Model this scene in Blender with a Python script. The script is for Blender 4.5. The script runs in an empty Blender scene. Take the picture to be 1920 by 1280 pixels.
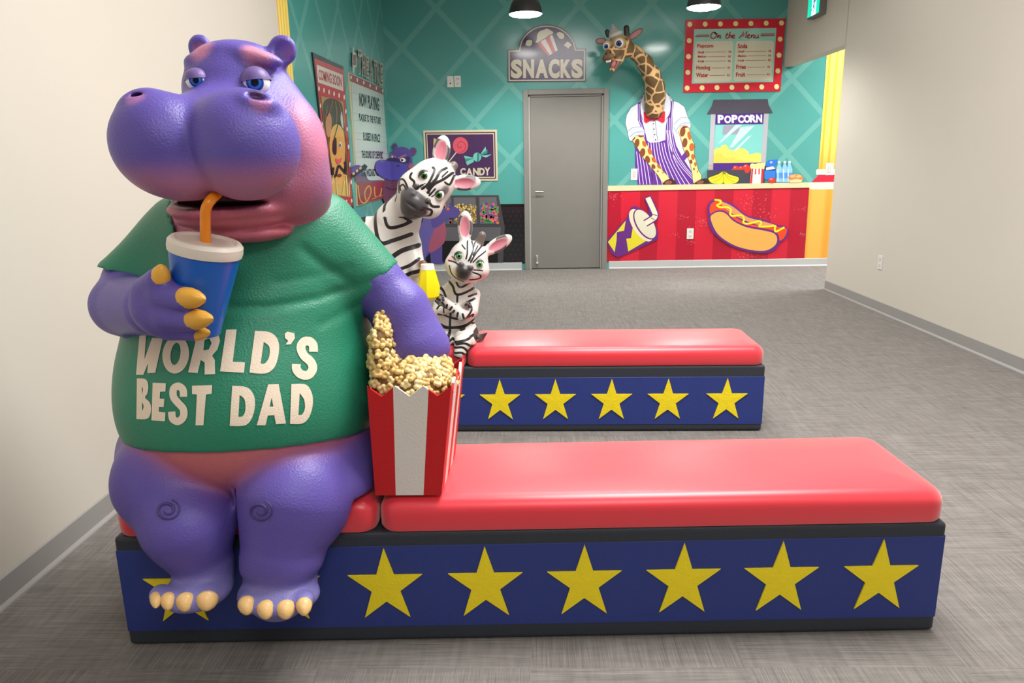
import bpy, bmesh, math, random
import numpy as np
from mathutils import Vector, Matrix
from mathutils.bvhtree import BVHTree
from mathutils.geometry import tessellate_polygon

random.seed(4)
C = bpy.context.scene.collection
# ---------------------------------------------------------------- camera, light, exposure
FOC, PIT, ROL, YAW, HC = 1388.7, 0.23747, 0.01679, -0.02067, 1.40
_cp, _sp, _cy, _sy = math.cos(PIT), math.sin(PIT), math.cos(YAW), math.sin(YAW)
_fw = np.array([_sy*_cp, _cy*_cp, -_sp]); _rt = np.array([_cy, -_sy, 0.0]); _dn = np.cross(_fw, _rt)
_c, _s = math.cos(ROL), math.sin(ROL)
RT, DN, FW = _c*_rt + _s*_dn, -_s*_rt + _c*_dn, _fw
cam = bpy.data.cameras.new('camera'); camo = bpy.data.objects.new('camera', cam); C.objects.link(camo)
cam.sensor_fit = 'HORIZONTAL'; cam.sensor_width = 36.0; cam.lens = FOC/1920*36.0
cam.clip_start = 0.05; cam.clip_end = 60
camo.matrix_world = Matrix(((RT[0], -DN[0], -FW[0], 0), (RT[1], -DN[1], -FW[1], 0), (RT[2], -DN[2], -FW[2], HC), (0, 0, 0, 1)))
bpy.context.scene.camera = camo
vs = bpy.context.scene.view_settings
vs.view_transform = 'Standard'; vs.look = 'None'; vs.gamma = 1; vs.use_curve_mapping = False
vs.exposure = 0.0
w = bpy.data.worlds.new('world'); bpy.context.scene.world = w; w.use_nodes = True
w.node_tree.nodes['Background'].inputs[0].default_value = (1.0, 0.985, 0.96, 1)
w.node_tree.nodes['Background'].inputs[1].default_value = 0.22
CEIL = 3.65
def area(name, loc, size, power, rot=(0, 0, 0), col=(1, 0.985, 0.96)):
    l = bpy.data.lights.new(name, 'AREA'); l.shape = 'RECTANGLE'; l.size, l.size_y = size; l.energy = power; l.color = col
    o = bpy.data.objects.new(name, l); o.location = loc; o.rotation_euler = rot; C.objects.link(o); return o
area('ceiling_light_front', (1.0, 2.5, CEIL-0.06), (1.8, 1.3), 185)
area('ceiling_light_middle', (0.5, 4.7, CEIL-0.06), (1.6, 1.2), 75)
area('ceiling_light_behind', (0.9, -1.2, CEIL-0.06), (2.4, 1.2), 85)
area('side_room_light', (5.3, 8.6, CEIL-0.4), (1.6, 1.8), 230)
area('ceiling_light_corridor', (2.2, 6.4, CEIL-0.06), (1.2, 1.2), 10)

# ---------------------------------------------------------------- photo geometry helpers (pixel -> point on a real plane)
CAM = np.array([0, 0, HC])
def ray(px, py): return RT*((px-960)/FOC) + DN*((py-640)/FOC) + FW
def at_y(px, py, Y):
    d = ray(px, py); return CAM + d*(Y/d[1])
def at_x(px, py, X):
    d = ray(px, py); return CAM + d*(X/d[0])
def at_z(px, py, Z):
    d = ray(px, py); return CAM + d*((Z-HC)/d[2])
def scale_at(P): return float(np.dot(np.asarray(P)-CAM, FW))/FOC

# ---------------------------------------------------------------- materials
def lin(c):
    return tuple((x/255/12.92 if x/255 <= 0.04045 else ((x/255+0.055)/1.055)**2.4) for x in c)
class NT:
    def __init__(s, name):
        s.m = bpy.data.materials.new(name); s.m.use_nodes = True; s.t = s.m.node_tree
        s.b = s.t.nodes['Principled BSDF']
    def n(s, typ, **kw):
        x = s.t.nodes.new(typ)
        for k, v in kw.items(): setattr(x, k, v)
        return x
    def l(s, a, b): s.t.links.new(a, b)
    def val(s, inp, v):
        if hasattr(v, 'links'): s.l(v, inp)
        else: inp.default_value = v
    def math(s, op, a, b=None, c=None):
        x = s.n('ShaderNodeMath', operation=op)
        for i, v in enumerate((a, b, c)):
            if v is not None: s.val(x.inputs[i], v)
        return x.outputs[0]
    def mix(s, f, a, b):
        x = s.n('ShaderNodeMix', data_type='RGBA')
        s.val(x.inputs[0], f)
        for i, v in ((6, a), (7, b)):
            if hasattr(v, 'links'): s.l(v, x.inputs[i])
            else: x.inputs[i].default_value = (*v, 1) if len(v) == 3 else v
        return x.outputs[2]
    def noise(s, vec=None, scale=5, detail=2, rough=0.5):
        x = s.n('ShaderNodeTexNoise'); x.inputs['Scale'].default_value = scale; x.inputs['Detail'].default_value = detail; x.inputs['Roughness'].default_value = rough
        if vec is not None: s.l(vec, x.inputs['Vector'])
        return x.outputs['Fac']
    def pos(s): return s.n('ShaderNodeNewGeometry').outputs['Position']
    def obj(s): return s.n('ShaderNodeTexCoord').outputs['Object']
    def xyz(s, v):
        x = s.n('ShaderNodeSeparateXYZ'); s.l(v, x.inputs[0]); return x.outputs
    def smooth(s, v, a, b):
        x = s.n('ShaderNodeMapRange', interpolation_type='SMOOTHSTEP'); s.l(v, x.inputs[0])
        x.inputs[1].default_value, x.inputs[2].default_value = a, b; return x.outputs[0]
    def bump(s, h, strength=0.3, dist=0.002):
        x = s.n('ShaderNodeBump'); x.inputs['Strength'].default_value = strength; x.inputs['Distance'].default_value = dist
        s.l(h, x.inputs['Height']); s.l(x.outputs[0], s.b.inputs['Normal'])
    def base(s, v, rough=0.5, spec=0.5):
        if hasattr(v, 'links'): s.l(v, s.b.inputs['Base Color'])
        else: s.b.inputs['Base Color'].default_value = (*v, 1)
        s.val(s.b.inputs['Roughness'], rough); s.b.inputs['Specular IOR Level'].default_value = spec
_mats = {}
def mat(name, rgb, rough=0.5, spec=0.4, bump=0, bscale=250, metal=0, var=0.04, emit=0):
    if name in _mats: return _mats[name]
    t = NT(name); c = lin(rgb)
    f = t.noise(t.obj(), 6, 3)
    t.base(t.mix(f, tuple(x*(1-var) for x in c), tuple(min(1, x*(1+var)) for x in c)), rough, spec)
    t.b.inputs['Metallic'].default_value = metal
    if bump: t.bump(t.noise(t.pos(), bscale, 2), bump, 0.002)
    if emit:
        t.b.inputs['Emission Color'].default_value = (*c, 1); t.b.inputs['Emission Strength'].default_value = emit
    _mats[name] = t.m
    return t.m
def paint_mat(name, rough=0.45, spec=0.4, bump=0.35, bscale=260):
    t = NT(name); a = t.n('ShaderNodeVertexColor', layer_name='paint')
    t.base(a.outputs[0], rough, spec)
    if bump: t.bump(t.noise(t.obj(), bscale, 2), bump, 0.002)
    return t.m

# ---------------------------------------------------------------- object helpers
def tag(o, label=None, cat=None, group=None, kind=None):
    for k, v in (('label', label), ('category', cat), ('group', group), ('kind', kind)):
        if v: o[k] = v
    return o
def empty(name, loc, label=None, cat=None, group=None):
    o = bpy.data.objects.new(name, None); C.objects.link(o); o.location = Vector(loc); o.empty_display_size = 0.1
    return tag(o, label, cat, group)
def mesh(name, V, F, m, parent=None, smooth=False):
    """V in world coordinates; the object's origin stays at its parent's origin"""
    me = bpy.data.meshes.new(name)
    off = np.zeros(3)
    if parent is not None:
        p = parent
        while p is not None: off = off + np.array(p.location); p = p.parent
    V = np.asarray(V, dtype=float).reshape(-1, 3)
    if isinstance(F, np.ndarray): F = F.tolist()
    loc = np.zeros(3)
    if parent is None and len(V): loc = np.array([V[:, 0].mean(), V[:, 1].mean(), V[:, 2].min()]); off = loc
    me.from_pydata((V-off).tolist(), [], F); me.update()
    if m is not None: me.materials.append(m)
    if smooth: me.polygons.foreach_set('use_smooth', [True]*len(me.polygons))
    o = bpy.data.objects.new(name, me); C.objects.link(o)
    if parent is not None: o.parent = parent
    else: o.location = Vector(loc)
    return o
def from_bm(name, bm, m, parent=None, smooth=False):
    bm.verts.ensure_lookup_table(); bm.verts.index_update()
    V = [tuple(v.co) for v in bm.verts]; F = [[v.index for v in f.verts] for f in bm.faces]; bm.free()
    return mesh(name, V, F, m, parent, smooth)
def box_bm(x0, x1, y0, y1, z0, z1, bev=0.0, seg=2):
    bm = bmesh.new(); bmesh.ops.create_cube(bm, size=1)
    for v in bm.verts:
        v.co = ((x0+x1)/2+v.co.x*(x1-x0), (y0+y1)/2+v.co.y*(y1-y0), (z0+z1)/2+v.co.z*(z1-z0))
    if bev: bmesh.ops.bevel(bm, geom=bm.edges[:], offset=bev, segments=seg, profile=0.5, affect='EDGES')
    return bm
def box(name, x0, x1, y0, y1, z0, z1, m, parent=None, bev=0.0, seg=2):
    return from_bm(name, box_bm(x0, x1, y0, y1, z0, z1, bev, seg), m, parent, smooth=False)
def auto_smooth(o, ang=40):
    me = o.data; bm = bmesh.new(); bm.from_mesh(me)
    for e in bm.edges: e.smooth = len(e.link_faces) == 2 and e.calc_face_angle(0) < math.radians(ang)
    for f in bm.faces: f.smooth = True
    bm.to_mesh(me); bm.free(); return o
def tube(name, pts, rad, m, parent=None, n=10, caps=True):
    pts = [np.asarray(p, float) for p in pts]; R = rad if hasattr(rad, '__len__') else [rad]*len(pts)
    V = []; F = []; ref = None
    for i, p in enumerate(pts):
        t = pts[min(i+1, len(pts)-1)]-pts[max(i-1, 0)]; t = t/(np.linalg.norm(t)+1e-12)
        if ref is None: ref = np.array([0, 0, 1.0]) if abs(t[2]) < 0.9 else np.array([1.0, 0, 0])
        a = ref-t*np.dot(ref, t); a /= np.linalg.norm(a)+1e-12; b = np.cross(t, a); ref = a
        for k in range(n):
            q = 2*math.pi*k/n; V.append(p+R[i]*(a*math.cos(q)+b*math.sin(q)))
    for i in range(len(pts)-1):
        for k in range(n):
            F.append([i*n+k, i*n+(k+1) % n, (i+1)*n+(k+1) % n, (i+1)*n+k])
    if caps: F.append(list(range(n))[::-1]); F.append([(len(pts)-1)*n+k for k in range(n)])
    return auto_smooth(mesh(name, V, F, m, parent), 50)
def lathe(name, prof, center, m, parent=None, n=40, axis=None, caps=True):
    """prof: (r, h) pairs; axis default +Z"""
    ax = np.array([0, 0, 1.0]) if axis is None else np.asarray(axis, float)/np.linalg.norm(axis)
    a = np.cross(ax, [0.0, 1.0, 0.0]); a /= np.linalg.norm(a); b = np.cross(ax, a)
    V = []; F = []; c = np.asarray(center, float)
    for r, h in prof:
        for k in range(n):
            q = 2*math.pi*k/n; V.append(c+ax*h+r*(a*math.cos(q)+b*math.sin(q)))
    for i in range(len(prof)-1):
        for k in range(n): F.append([i*n+k, i*n+(k+1) % n, (i+1)*n+(k+1) % n, (i+1)*n+k])
    if caps and prof[0][0] > 1e-5: F.append(list(range(n))[::-1])
    if caps and prof[-1][0] > 1e-5: F.append([(len(prof)-1)*n+k for k in range(n)])
    return auto_smooth(mesh(name, V, F, m, parent), 35)
def catmull(pts, n=6, closed=True):
    P = [np.asarray(p, float) for p in pts]; N = len(P); out = []
    for i in range(N if closed else N-1):
        p0, p1, p2, p3 = (P[(i-1) % N], P[i], P[(i+1) % N], P[(i+2) % N]) if closed else (P[max(i-1, 0)], P[i], P[i+1], P[min(i+2, N-1)])
        for k in range(n):
            t = k/n
            out.append(0.5*((2*p1)+(-p0+p2)*t+(2*p0-5*p1+4*p2-p3)*t*t+(-p0+3*p1-3*p2+p3)*t**3))
    if not closed: out.append(P[-1])
    return out

# ---------------------------------------------------------------- sculpting: smooth-blended solids, meshed with surface nets
class Sculpt:
    def __init__(s): s.p = []
    def add(s, fn, lo, hi, k=0.02, op='u', col=None, tagname=''):
        s.p.append((fn, np.asarray(lo, float), np.asarray(hi, float), k, op, col, tagname)); return s
    def ell(s, c, r, ax=None, **kw):
        c = np.asarray(c, float); r = np.asarray(r, float); A = np.eye(3) if ax is None else np.asarray(ax, float)
        def fn(P):
            q = (P-c)@A.T; k0 = np.linalg.norm(q/r, axis=-1); k1 = np.linalg.norm(q/(r*r), axis=-1)
            return np.where(k1 > 1e-9, k0*(k0-1)/np.maximum(k1, 1e-9), -r.min())
        e = np.sqrt(((A*r[:, None])**2).sum(0))
        return s.add(fn, c-e, c+e, **kw)
    def cone(s, a, b, ra, rb, cut=False, **kw):
        a = np.asarray(a, float); b = np.asarray(b, float); ab = b-a; L2 = ab@ab; nrm = ab/math.sqrt(L2)
        def fn(P):
            t = np.clip(((P-a)@ab)/L2, 0, 1); d = np.linalg.norm(P-a-t[..., None]*ab, axis=-1)-(ra+(rb-ra)*t)
            return np.maximum(d, (P-b)@nrm) if cut else d
        return s.add(fn, np.minimum(a-ra, b-rb), np.maximum(a+ra, b+rb), **kw)
    def field(s, h, inflate=0.0, pick=None, pad=0.03):
        ps = [p for p in s.p if pick is None or pick(p[6])]
        lo = np.min([p[1] for p in ps if p[4] == 'u'], axis=0)-pad-inflate; hi = np.max([p[2] for p in ps if p[4] == 'u'], axis=0)+pad+inflate
        n = np.ceil((hi-lo)/h).astype(int)+1
        ax = [lo[i]+h*np.arange(n[i]) for i in range(3)]
        F = np.full(n, 1.0)
        for fn, a, b, k, op, col, tg in ps:
            m = max(k, 0.0)+0.03+inflate
            i0 = np.clip(np.floor((a-m-lo)/h).astype(int), 0, n); i1 = np.clip(np.ceil((b+m-lo)/h).astype(int)+1, 0, n)
            if (i1 <= i0).any(): continue
            sl = tuple(slice(i0[i], i1[i]) for i in range(3))
            P = np.stack(np.meshgrid(*[ax[i][sl[i]] for i in range(3)], indexing='ij'), -1)
            d = fn(P); f = F[sl]
            if op == 'u':
                hh = np.clip(0.5+0.5*(f-d)/max(k, 1e-6), 0, 1); F[sl] = f*(1-hh)+d*hh-k*hh*(1-hh)
            elif op == 's':
                d = -d; hh = np.clip(0.5-0.5*(f-d)/max(k, 1e-6), 0, 1); F[sl] = f*(1-hh)+d*hh+k*hh*(1-hh)
        return F-inflate, lo
    def paint(s, V, eps=0.012, pick=None):
        num = np.zeros((len(V), 3)); den = np.full((len(V), 1), 1e-9)
        for fn, a, b, k, op, col, tg in s.p:
            if op != 'u' or col is None: continue
            wgt = np.exp(-np.clip(fn(V), -0.05, 0.6)/eps)[:, None]
            num += wgt*np.asarray(col); den += wgt
        return num/den
def surface_nets(F, lo, h):
    n = np.array(F.shape); S = F < 0
    cnt = np.zeros(n-1, int)
    for i in (0, 1):
        for j in (0, 1):
            for k in (0, 1): cnt += S[i:n[0]-1+i, j:n[1]-1+j, k:n[2]-1+k]
    act = (cnt > 0) & (cnt < 8); idx = -np.ones(n-1, int); ijk = np.argwhere(act); idx[act] = np.arange(len(ijk))
    acc = np.zeros((len(ijk), 3)); num = np.zeros((len(ijk), 1))
    for ax in range(3):
        o1, o2 = [a for a in range(3) if a != ax]
        for u in (0, 1):
            for v in (0, 1):
                off = np.zeros(3, int); off[o1] = u; off[o2] = v; e = np.zeros(3, int); e[ax] = 1
                a = F[tuple((ijk+off).T)]; b = F[tuple((ijk+off+e).T)]
                cr = (a < 0) != (b < 0); t = np.where(cr, a/np.where(cr, a-b, 1), 0)
                p = off+t[:, None]*e
                acc += p*cr[:, None]; num += cr[:, None]
    V = lo+h*(ijk+acc/num)
    Q = []
    for ax in range(3):
        o1, o2 = (ax+1) % 3, (ax+2) % 3
        sl0 = [slice(0, None)]*3; sl0[ax] = slice(0, n[ax]-1); sl1 = [slice(0, None)]*3; sl1[ax] = slice(1, n[ax])
        a = S[tuple(sl0)]; b = S[tuple(sl1)]
        for sgn in (0, 1):
            E = np.argwhere((a & ~b) if sgn == 0 else (~a & b))
            E = E[(E[:, o1] > 0) & (E[:, o2] > 0) & (E[:, o1] < n[o1]-1) & (E[:, o2] < n[o2]-1)]
            e1 = np.zeros(3, int); e1[o1] = 1; e2 = np.zeros(3, int); e2[o2] = 1
            c = [idx[tuple((E-e1-e2).T)], idx[tuple((E-e2).T)], idx[tuple(E.T)], idx[tuple((E-e1).T)]]
            q = np.stack(c if sgn == 0 else c[::-1], -1); Q.append(q)
    return V, np.concatenate(Q)
def relax(V, Q, it=1, lam=0.5):
    for _ in range(it):
        acc = np.zeros_like(V); num = np.zeros(len(V))
        for a, b in ((0, 1), (1, 2), (2, 3), (3, 0)):
            np.add.at(acc, Q[:, a], V[Q[:, b]]); np.add.at(acc, Q[:, b], V[Q[:, a]])
            np.add.at(num, Q[:, a], 1); np.add.at(num, Q[:, b], 1)
        V = V+lam*(acc/np.maximum(num, 1)[:, None]-V)
    return V
def set_paint(o, col, name='paint'):
    at = o.data.color_attributes.new(name, 'FLOAT_COLOR', 'POINT')
    at.data.foreach_set('color', np.concatenate([col, np.ones((len(col), 1))], 1).astype(np.float32).ravel())
def set_attr(o, val, name):
    at = o.data.attributes.new(name, 'FLOAT', 'POINT'); at.data.foreach_set('value', np.asarray(val, np.float32))
def rot_img(deg):
    """axes turned by deg clockwise as seen from the front"""
    a = math.radians(deg); return np.array([[math.cos(a), 0, -math.sin(a)], [0, 1, 0], [math.sin(a), 0, math.cos(a)]])
class Px:
    """a sculpt laid out from photo measurements: pixel position plus real distance Y, radii in photo pixels at that distance"""
    def __init__(s): s.S = Sculpt()
    def ell(s, px, py, Y, rx, ry, rz, ang=0, k=20, op='u', col=None, tg='', cut=None):
        c = at_y(px, py, Y); u = scale_at(c)
        s.S.ell(c, (rx*u, ry*u, rz*u), rot_img(ang), k=k*u, op=op, col=None if col is None else lin(col), tagname=tg)
    def cone(s, a, b, ra, rb, k=20, op='u', col=None, tg='', cut=False):
        A = at_y(*a); B = at_y(*b); u, v = scale_at(A), scale_at(B)
        s.S.cone(A, B, ra*u, rb*v, cut=cut, k=k*u, op=op, col=None if col is None else lin(col), tagname=tg)
def bvh_of(V, Q): return BVHTree.FromPolygons([tuple(v) for v in V], np.asarray(Q).tolist())
def hit_px(bv, px, py):
    d = Vector(ray(px, py)).normalized(); r = bv.ray_cast(Vector(CAM), d)
    return r
def ball(name, c, r, m, parent=None, seg=24, sc=(1, 1, 1), axes=None):
    bm = bmesh.new(); bmesh.ops.create_uvsphere(bm, u_segments=seg, v_segments=seg//2, radius=1)
    A = np.eye(3) if axes is None else np.asarray(axes)
    for v in bm.verts:
        q = A.T@(np.array(v.co)*np.array(sc)*r); v.co = Vector(np.asarray(c)+q)
    return from_bm(name, bm, m, parent, smooth=True)
def frame_of(d):
    z = np.asarray(d, float)/np.linalg.norm(d); x = np.cross([0, 0, 1.0], z)
    x = x/np.linalg.norm(x) if np.linalg.norm(x) > 1e-6 else np.array([1.0, 0, 0]); y = np.cross(z, x); return x, y, z
def cap(name, c, r, d, a0, a1, m, parent=None, n=24, rings=6, up=None, half=None):
    """slice of a sphere about direction d between polar angles a0..a1 (degrees); half keeps the upper part only"""
    x, y, z = frame_of(d); V = []; F = []
    for i in range(rings+1):
        th = math.radians(a0+(a1-a0)*i/rings)
        for k in range(n):
            q = 2*math.pi*k/n
            V.append(np.asarray(c)+r*(z*math.cos(th)+math.sin(th)*(x*math.cos(q)+y*math.sin(q))))
    for i in range(rings):
        for k in range(n): F.append([i*n+k, (i+1)*n+k, (i+1)*n+(k+1) % n, i*n+(k+1) % n])
    return mesh(name, V, F, m, parent, smooth=True)
def eye(root, c, r, look, iris_col, name='eye', iris_deg=34, pupil_deg=15, lid=None, lid_mat=None, lid_tilt=0, iris2=None):
    e = ball(name, c, r, mat('eye_white', (240, 240, 238), 0.15, 0.5), root, 28)
    look = np.asarray(look, float)/np.linalg.norm(look)
    cap('iris', c, r*1.012, look, 0, iris_deg, mat('iris_%d_%d_%d' % iris_col, iris_col, 0.15), e, 24, 5)
    if iris2: cap('iris_ring', c, r*1.016, look, iris_deg*0.72, iris_deg*1.03, mat('irisb_%d_%d_%d' % iris2, iris2, 0.15), e, 24, 2)
    cap('pupil', c, r*1.022, look, 0, pupil_deg, mat('pupil_black', (8, 8, 10), 0.1), e, 20, 3)
    if lid is not None:
        x, y, z = frame_of(look); t = math.radians(lid_tilt)
        up = y*math.cos(t)+x*math.sin(t)
        ph = math.radians(lid); d = up*math.cos(ph)+z*math.sin(ph)
        cap('eyelid', c, r*1.10, d, 0, 88, lid_mat, e, 32, 10)
    return e
# polygons --------------------------------------------------------------------------------------
def tri2d(polys):
    """list of rings (first outer, rest holes), 2-D -> (points, triangles)"""
    rings = [[Vector((p[0], p[1], 0)) for p in r] for r in polys]
    T = tessellate_polygon(rings); P = [p for r in polys for p in r]
    return [tuple(p[:2]) for p in P], [list(t) for t in T]
def ellipse(cx, cy, rx, ry, n=24, ang=0):
    a = math.radians(ang); out = []
    for k in range(n):
        q = 2*math.pi*k/n; x, y = rx*math.cos(q), ry*math.sin(q)
        out.append((cx+x*math.cos(a)-y*math.sin(a), cy+x*math.sin(a)+y*math.cos(a)))
    return out
def stroke(pts, width, closed=False, smooth=0, taper=False):
    """ribbon polygons (points, quads) along a 2-D polyline"""
    P = [np.array(p[:2], float) for p in (catmull(pts, smooth, closed) if smooth else pts)]
    n = len(P); V = []; F = []
    for i in range(n):
        a = P[(i-1) % n] if closed or i > 0 else None; b = P[(i+1) % n] if closed or i < n-1 else None
        t1 = None if a is None else (P[i]-a)/(np.linalg.norm(P[i]-a)+1e-9); t2 = None if b is None else (b-P[i])/(np.linalg.norm(b-P[i])+1e-9)
        if t1 is None: t1 = t2
        if t2 is None: t2 = t1
        n1 = np.array([-t1[1], t1[0]]); n2 = np.array([-t2[1], t2[0]]); nn = n1+n2; L = np.linalg.norm(nn)
        nn = n1 if L < 0.3 else nn/L; mit = min(1/max(np.dot(nn, n1), 0.45), 2.0)
        w_ = (width[i*len(width)//n] if hasattr(width, '__len__') else width)/2*mit
        if taper: w_ *= 0.15+0.85*math.sin(math.pi*min(max(i/(n-1), 0.02), 0.98))
        V += [tuple(P[i]+nn*w_), tuple(P[i]-nn*w_)]
    for i in range(n if closed else n-1):
        j = (i+1) % n; F.append([2*i, 2*i+1, 2*j+1, 2*j])
    return V, F
class Shapes:
    """collects flat shapes given in pixels and puts them on a wall plane as one mesh"""
    def __init__(s): s.V = []; s.F = []
    def raw(s, V, F):
        o = len(s.V); s.V += [tuple(v[:2]) for v in V]; s.F += [[i+o for i in f] for f in F]; return s
    def poly(s, *rings, smooth=0):
        rings = [catmull(r, smooth) if smooth else r for r in rings]
        return s.raw(*tri2d(rings))
    def ell(s, *a, **k): return s.poly(ellipse(*a, **k))
    def line(s, pts, wd, **k): return s.raw(*stroke(pts, wd, **k))
def plane_pt(plane, px, py):
    kind, val = plane
    return at_y(px, py, val) if kind == 'y' else at_x(px, py, val)
def clip(poly, f):
    """part of a 2-D polygon where f(p) >= 0"""
    out = []
    for i in range(len(poly)):
        a, b = poly[i], poly[(i+1) % len(poly)]; fa, fb = f(a), f(b)
        if fa >= 0: out.append(a)
        if (fa < 0) != (fb < 0):
            t = fa/(fa-fb); out.append((a[0]+(b[0]-a[0])*t, a[1]+(b[1]-a[1])*t))
    return out
def flat_round_corner(name, sh, m, parent, lift, corner):
    """a print that runs round the corner of two walls; corner(p) < 0 on the left wall"""
    V = []; F = []
    for f in sh.F:
        P = [sh.V[i] for i in f]
        for sg, pl, ax in ((1, ('y', DB-lift), 1), (-1, ('x', XL+lift), 0)):
            Q = clip(P, lambda p: sg*corner(p))
            if len(Q) < 3: continue
            W = [plane_pt(pl, *q) for q in Q]; n0 = len(V); V += W; fc = list(range(n0, n0+len(W)))
            nn = np.cross(W[1]-W[0], W[2]-W[0]); F.append(fc if nn[ax]*(-1 if ax == 1 else 1) > 0 else fc[::-1])
    return mesh(name, V, F, m, parent)
def flat(name, sh, m, parent, plane, lift=0.001, thick=0.0):
    """lift = distance in front of the wall plane; thick extrudes back to the wall"""
    kind, val = plane; sg = -1 if kind == 'y' or val > 0 else 1
    pl = (kind, val+sg*lift)
    V = [plane_pt(plane, *p) for p in sh.V]
    ax = 1 if kind == 'y' else 0
    V = np.array(V); V[:, ax] = val+sg*lift
    F = []
    for f in sh.F:      # face the room
        p = V[f[:3]]; nn = np.cross(p[1]-p[0], p[2]-p[0])
        F.append(f if nn[ax]*sg > 0 else f[::-1])
    if thick:
        nv = len(V); B = V.copy(); B[:, ax] -= sg*thick; cnt = {}
        for f in F:
            for i in range(len(f)):
                a, b = f[i], f[(i+1) % len(f)]; cnt[(a, b)] = 1
        side = [[b, a, a+nv, b+nv] for (a, b) in cnt if (b, a) not in cnt]
        V = np.concatenate([V, B]); F = F+side+[[i+nv for i in f[::-1]] for f in F]
    return mesh(name, V, F, m, parent)
_gl = {}
def glyphs(body, bold=0.0, shear=0.0, space=1.0):
    key = (body, bold, shear, space)
    if key in _gl: return _gl[key]
    cu = bpy.data.curves.new('lettering', 'FONT'); cu.body = body; cu.offset = bold; cu.shear = shear; cu.space_character = space; cu.resolution_u = 4
    cu.fill_mode = 'FRONT'
    ob = bpy.data.objects.new('lettering', cu); C.objects.link(ob)
    dg = bpy.context.evaluated_depsgraph_get(); me = bpy.data.meshes.new_from_object(ob.evaluated_get(dg))
    V = np.array([v.co[:2] for v in me.vertices]); F = [list(p.vertices) for p in me.polygons]
    bpy.data.objects.remove(ob); bpy.data.curves.remove(cu); bpy.data.meshes.remove(me)
    V = (V-V.min(0))/np.maximum(V.max(0)-V.min(0), 1e-6)
    _gl[key] = (V, F); return V, F
def text(sh, body, x0, y0, x1, y1, dy=0.0, bold=0.02, shear=0.0, slant_x=0.0, space=1.0):
    """lettering fitted into a pixel box; dy = drop of the right end, slant_x = shift of the lower edge"""
    V, F = glyphs(body, bold, shear, space)
    P = [(x0+(x1-x0)*u+slant_x*(1-v), y1+(y0-y1)*v+dy*u) for u, v in V]
    return sh.raw(P, F)
def letters(sh, word, boxes, bold=0.03):
    for ch, b in zip(word, boxes): text(sh, ch, *b, bold=bold)
def to_surface(name, sh, bv, m, parent, lift=0.0015, maxlen=7.0):
    """flat shapes projected onto a sculpted surface along the photo's own line of sight, as thin raised paint"""
    bm = bmesh.new(); vs_ = [bm.verts.new((x, y, 0)) for x, y in sh.V]
    for f in sh.F:
        try: bm.faces.new([vs_[i] for i in f])
        except ValueError: pass
    for _ in range(7):
        es = [e for e in bm.edges if e.calc_length() > maxlen]
        if not es: break
        bmesh.ops.subdivide_edges(bm, edges=es, cuts=1); bmesh.ops.triangulate(bm, faces=[f for f in bm.faces if len(f.verts) > 3])
    bm.verts.index_update(); V = []; last = None
    for v in bm.verts:
        h = hit_px(bv, v.co.x, v.co.y)
        if h[0] is not None:
            p = h[0]-Vector(ray(v.co.x, v.co.y)).normalized()*lift; last = p
        V.append(None if h[0] is None else tuple(p))
    F = [[v.index for v in f.verts] for f in bm.faces if all(V[v.index] is not None for v in f.verts)]
    V = [p if p is not None else (0, 0, 0) for p in V]; used = sorted({i for f in F for i in f}); mp = {o: i for i, o in enumerate(used)}
    bm.free()
    return mesh(name, [V[i] for i in used], [[mp[i] for i in f] for f in F], m, parent, smooth=True)
# ---------------------------------------------------------------- the room
DB, XL, XR, YC = 9.85, -1.74, 3.25, 8.03     # back wall, left wall, right wall, where the right wall ends
def carpet():
    t = NT('carpet_tile'); p = t.pos(); o = t.xyz(p)
    X = t.math('DIVIDE', o[0], 0.61); Y = t.math('DIVIDE', o[1], 0.61)
    ix = t.math('FLOOR', X); iy = t.math('FLOOR', Y)
    par = t.math('MODULO', t.math('ABSOLUTE', t.math('ADD', ix, iy)), 2.0)
    def streak(a, b, sa, sb, det=3):
        c = t.n('ShaderNodeCombineXYZ'); t.l(t.math('MULTIPLY', a, sa), c.inputs[0]); t.l(t.math('MULTIPLY', b, sb), c.inputs[1]); t.l(t.math('ADD', t.math('MULTIPLY', ix, 3.7), t.math('MULTIPLY', iy, 1.3)), c.inputs[2])
        return t.noise(c.outputs[0], 1.0, det, 0.6)
    h1 = streak(o[0], o[1], 5, 330, 2); v1 = streak(o[1], o[0], 5, 330, 2)
    h2 = streak(o[0], o[1], 6, 45, 2); v2 = streak(o[1], o[0], 6, 45, 2)
    main = t.n('ShaderNodeMix'); t.l(par, main.inputs[0]); t.l(h1, main.inputs[2]); t.l(v1, main.inputs[3])
    cross = t.n('ShaderNodeMix'); t.l(par, cross.inputs[0]); t.l(t.math('ADD', v2, t.math('MULTIPLY', h2, 0.6)), cross.inputs[2]); t.l(t.math('ADD', h2, t.math('MULTIPLY', v2, 0.6)), cross.inputs[3])
    f = t.math('ADD', t.math('MULTIPLY', main.outputs[0], 0.75), t.math('MULTIPLY', cross.outputs[0], 0.30))
    fine = t.noise(p, 420, 2)
    f = t.math('ADD', f, t.math('MULTIPLY', t.math('SUBTRACT', fine, 0.5), 0.25))
    f = t.smooth(f, 0.22, 1.05)
    t.base(t.mix(f, lin((94, 90, 87)), lin((154, 149, 145))), 0.95, 0.1)
    t.bump(t.math('ADD', fine, t.math('MULTIPLY', main.outputs[0], 1.2)), 0.5, 0.003)
    return t.m
def wall_paint(name, rgb, rough=0.75):
    t = NT(name); f = t.noise(t.pos(), 1.3, 2)
    c = lin(rgb); t.base(t.mix(f, tuple(x*0.97 for x in c), tuple(x*1.03 for x in c)), rough, 0.25)
    t.bump(t.noise(t.pos(), 320, 2), 0.12, 0.001); return t.m
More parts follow.
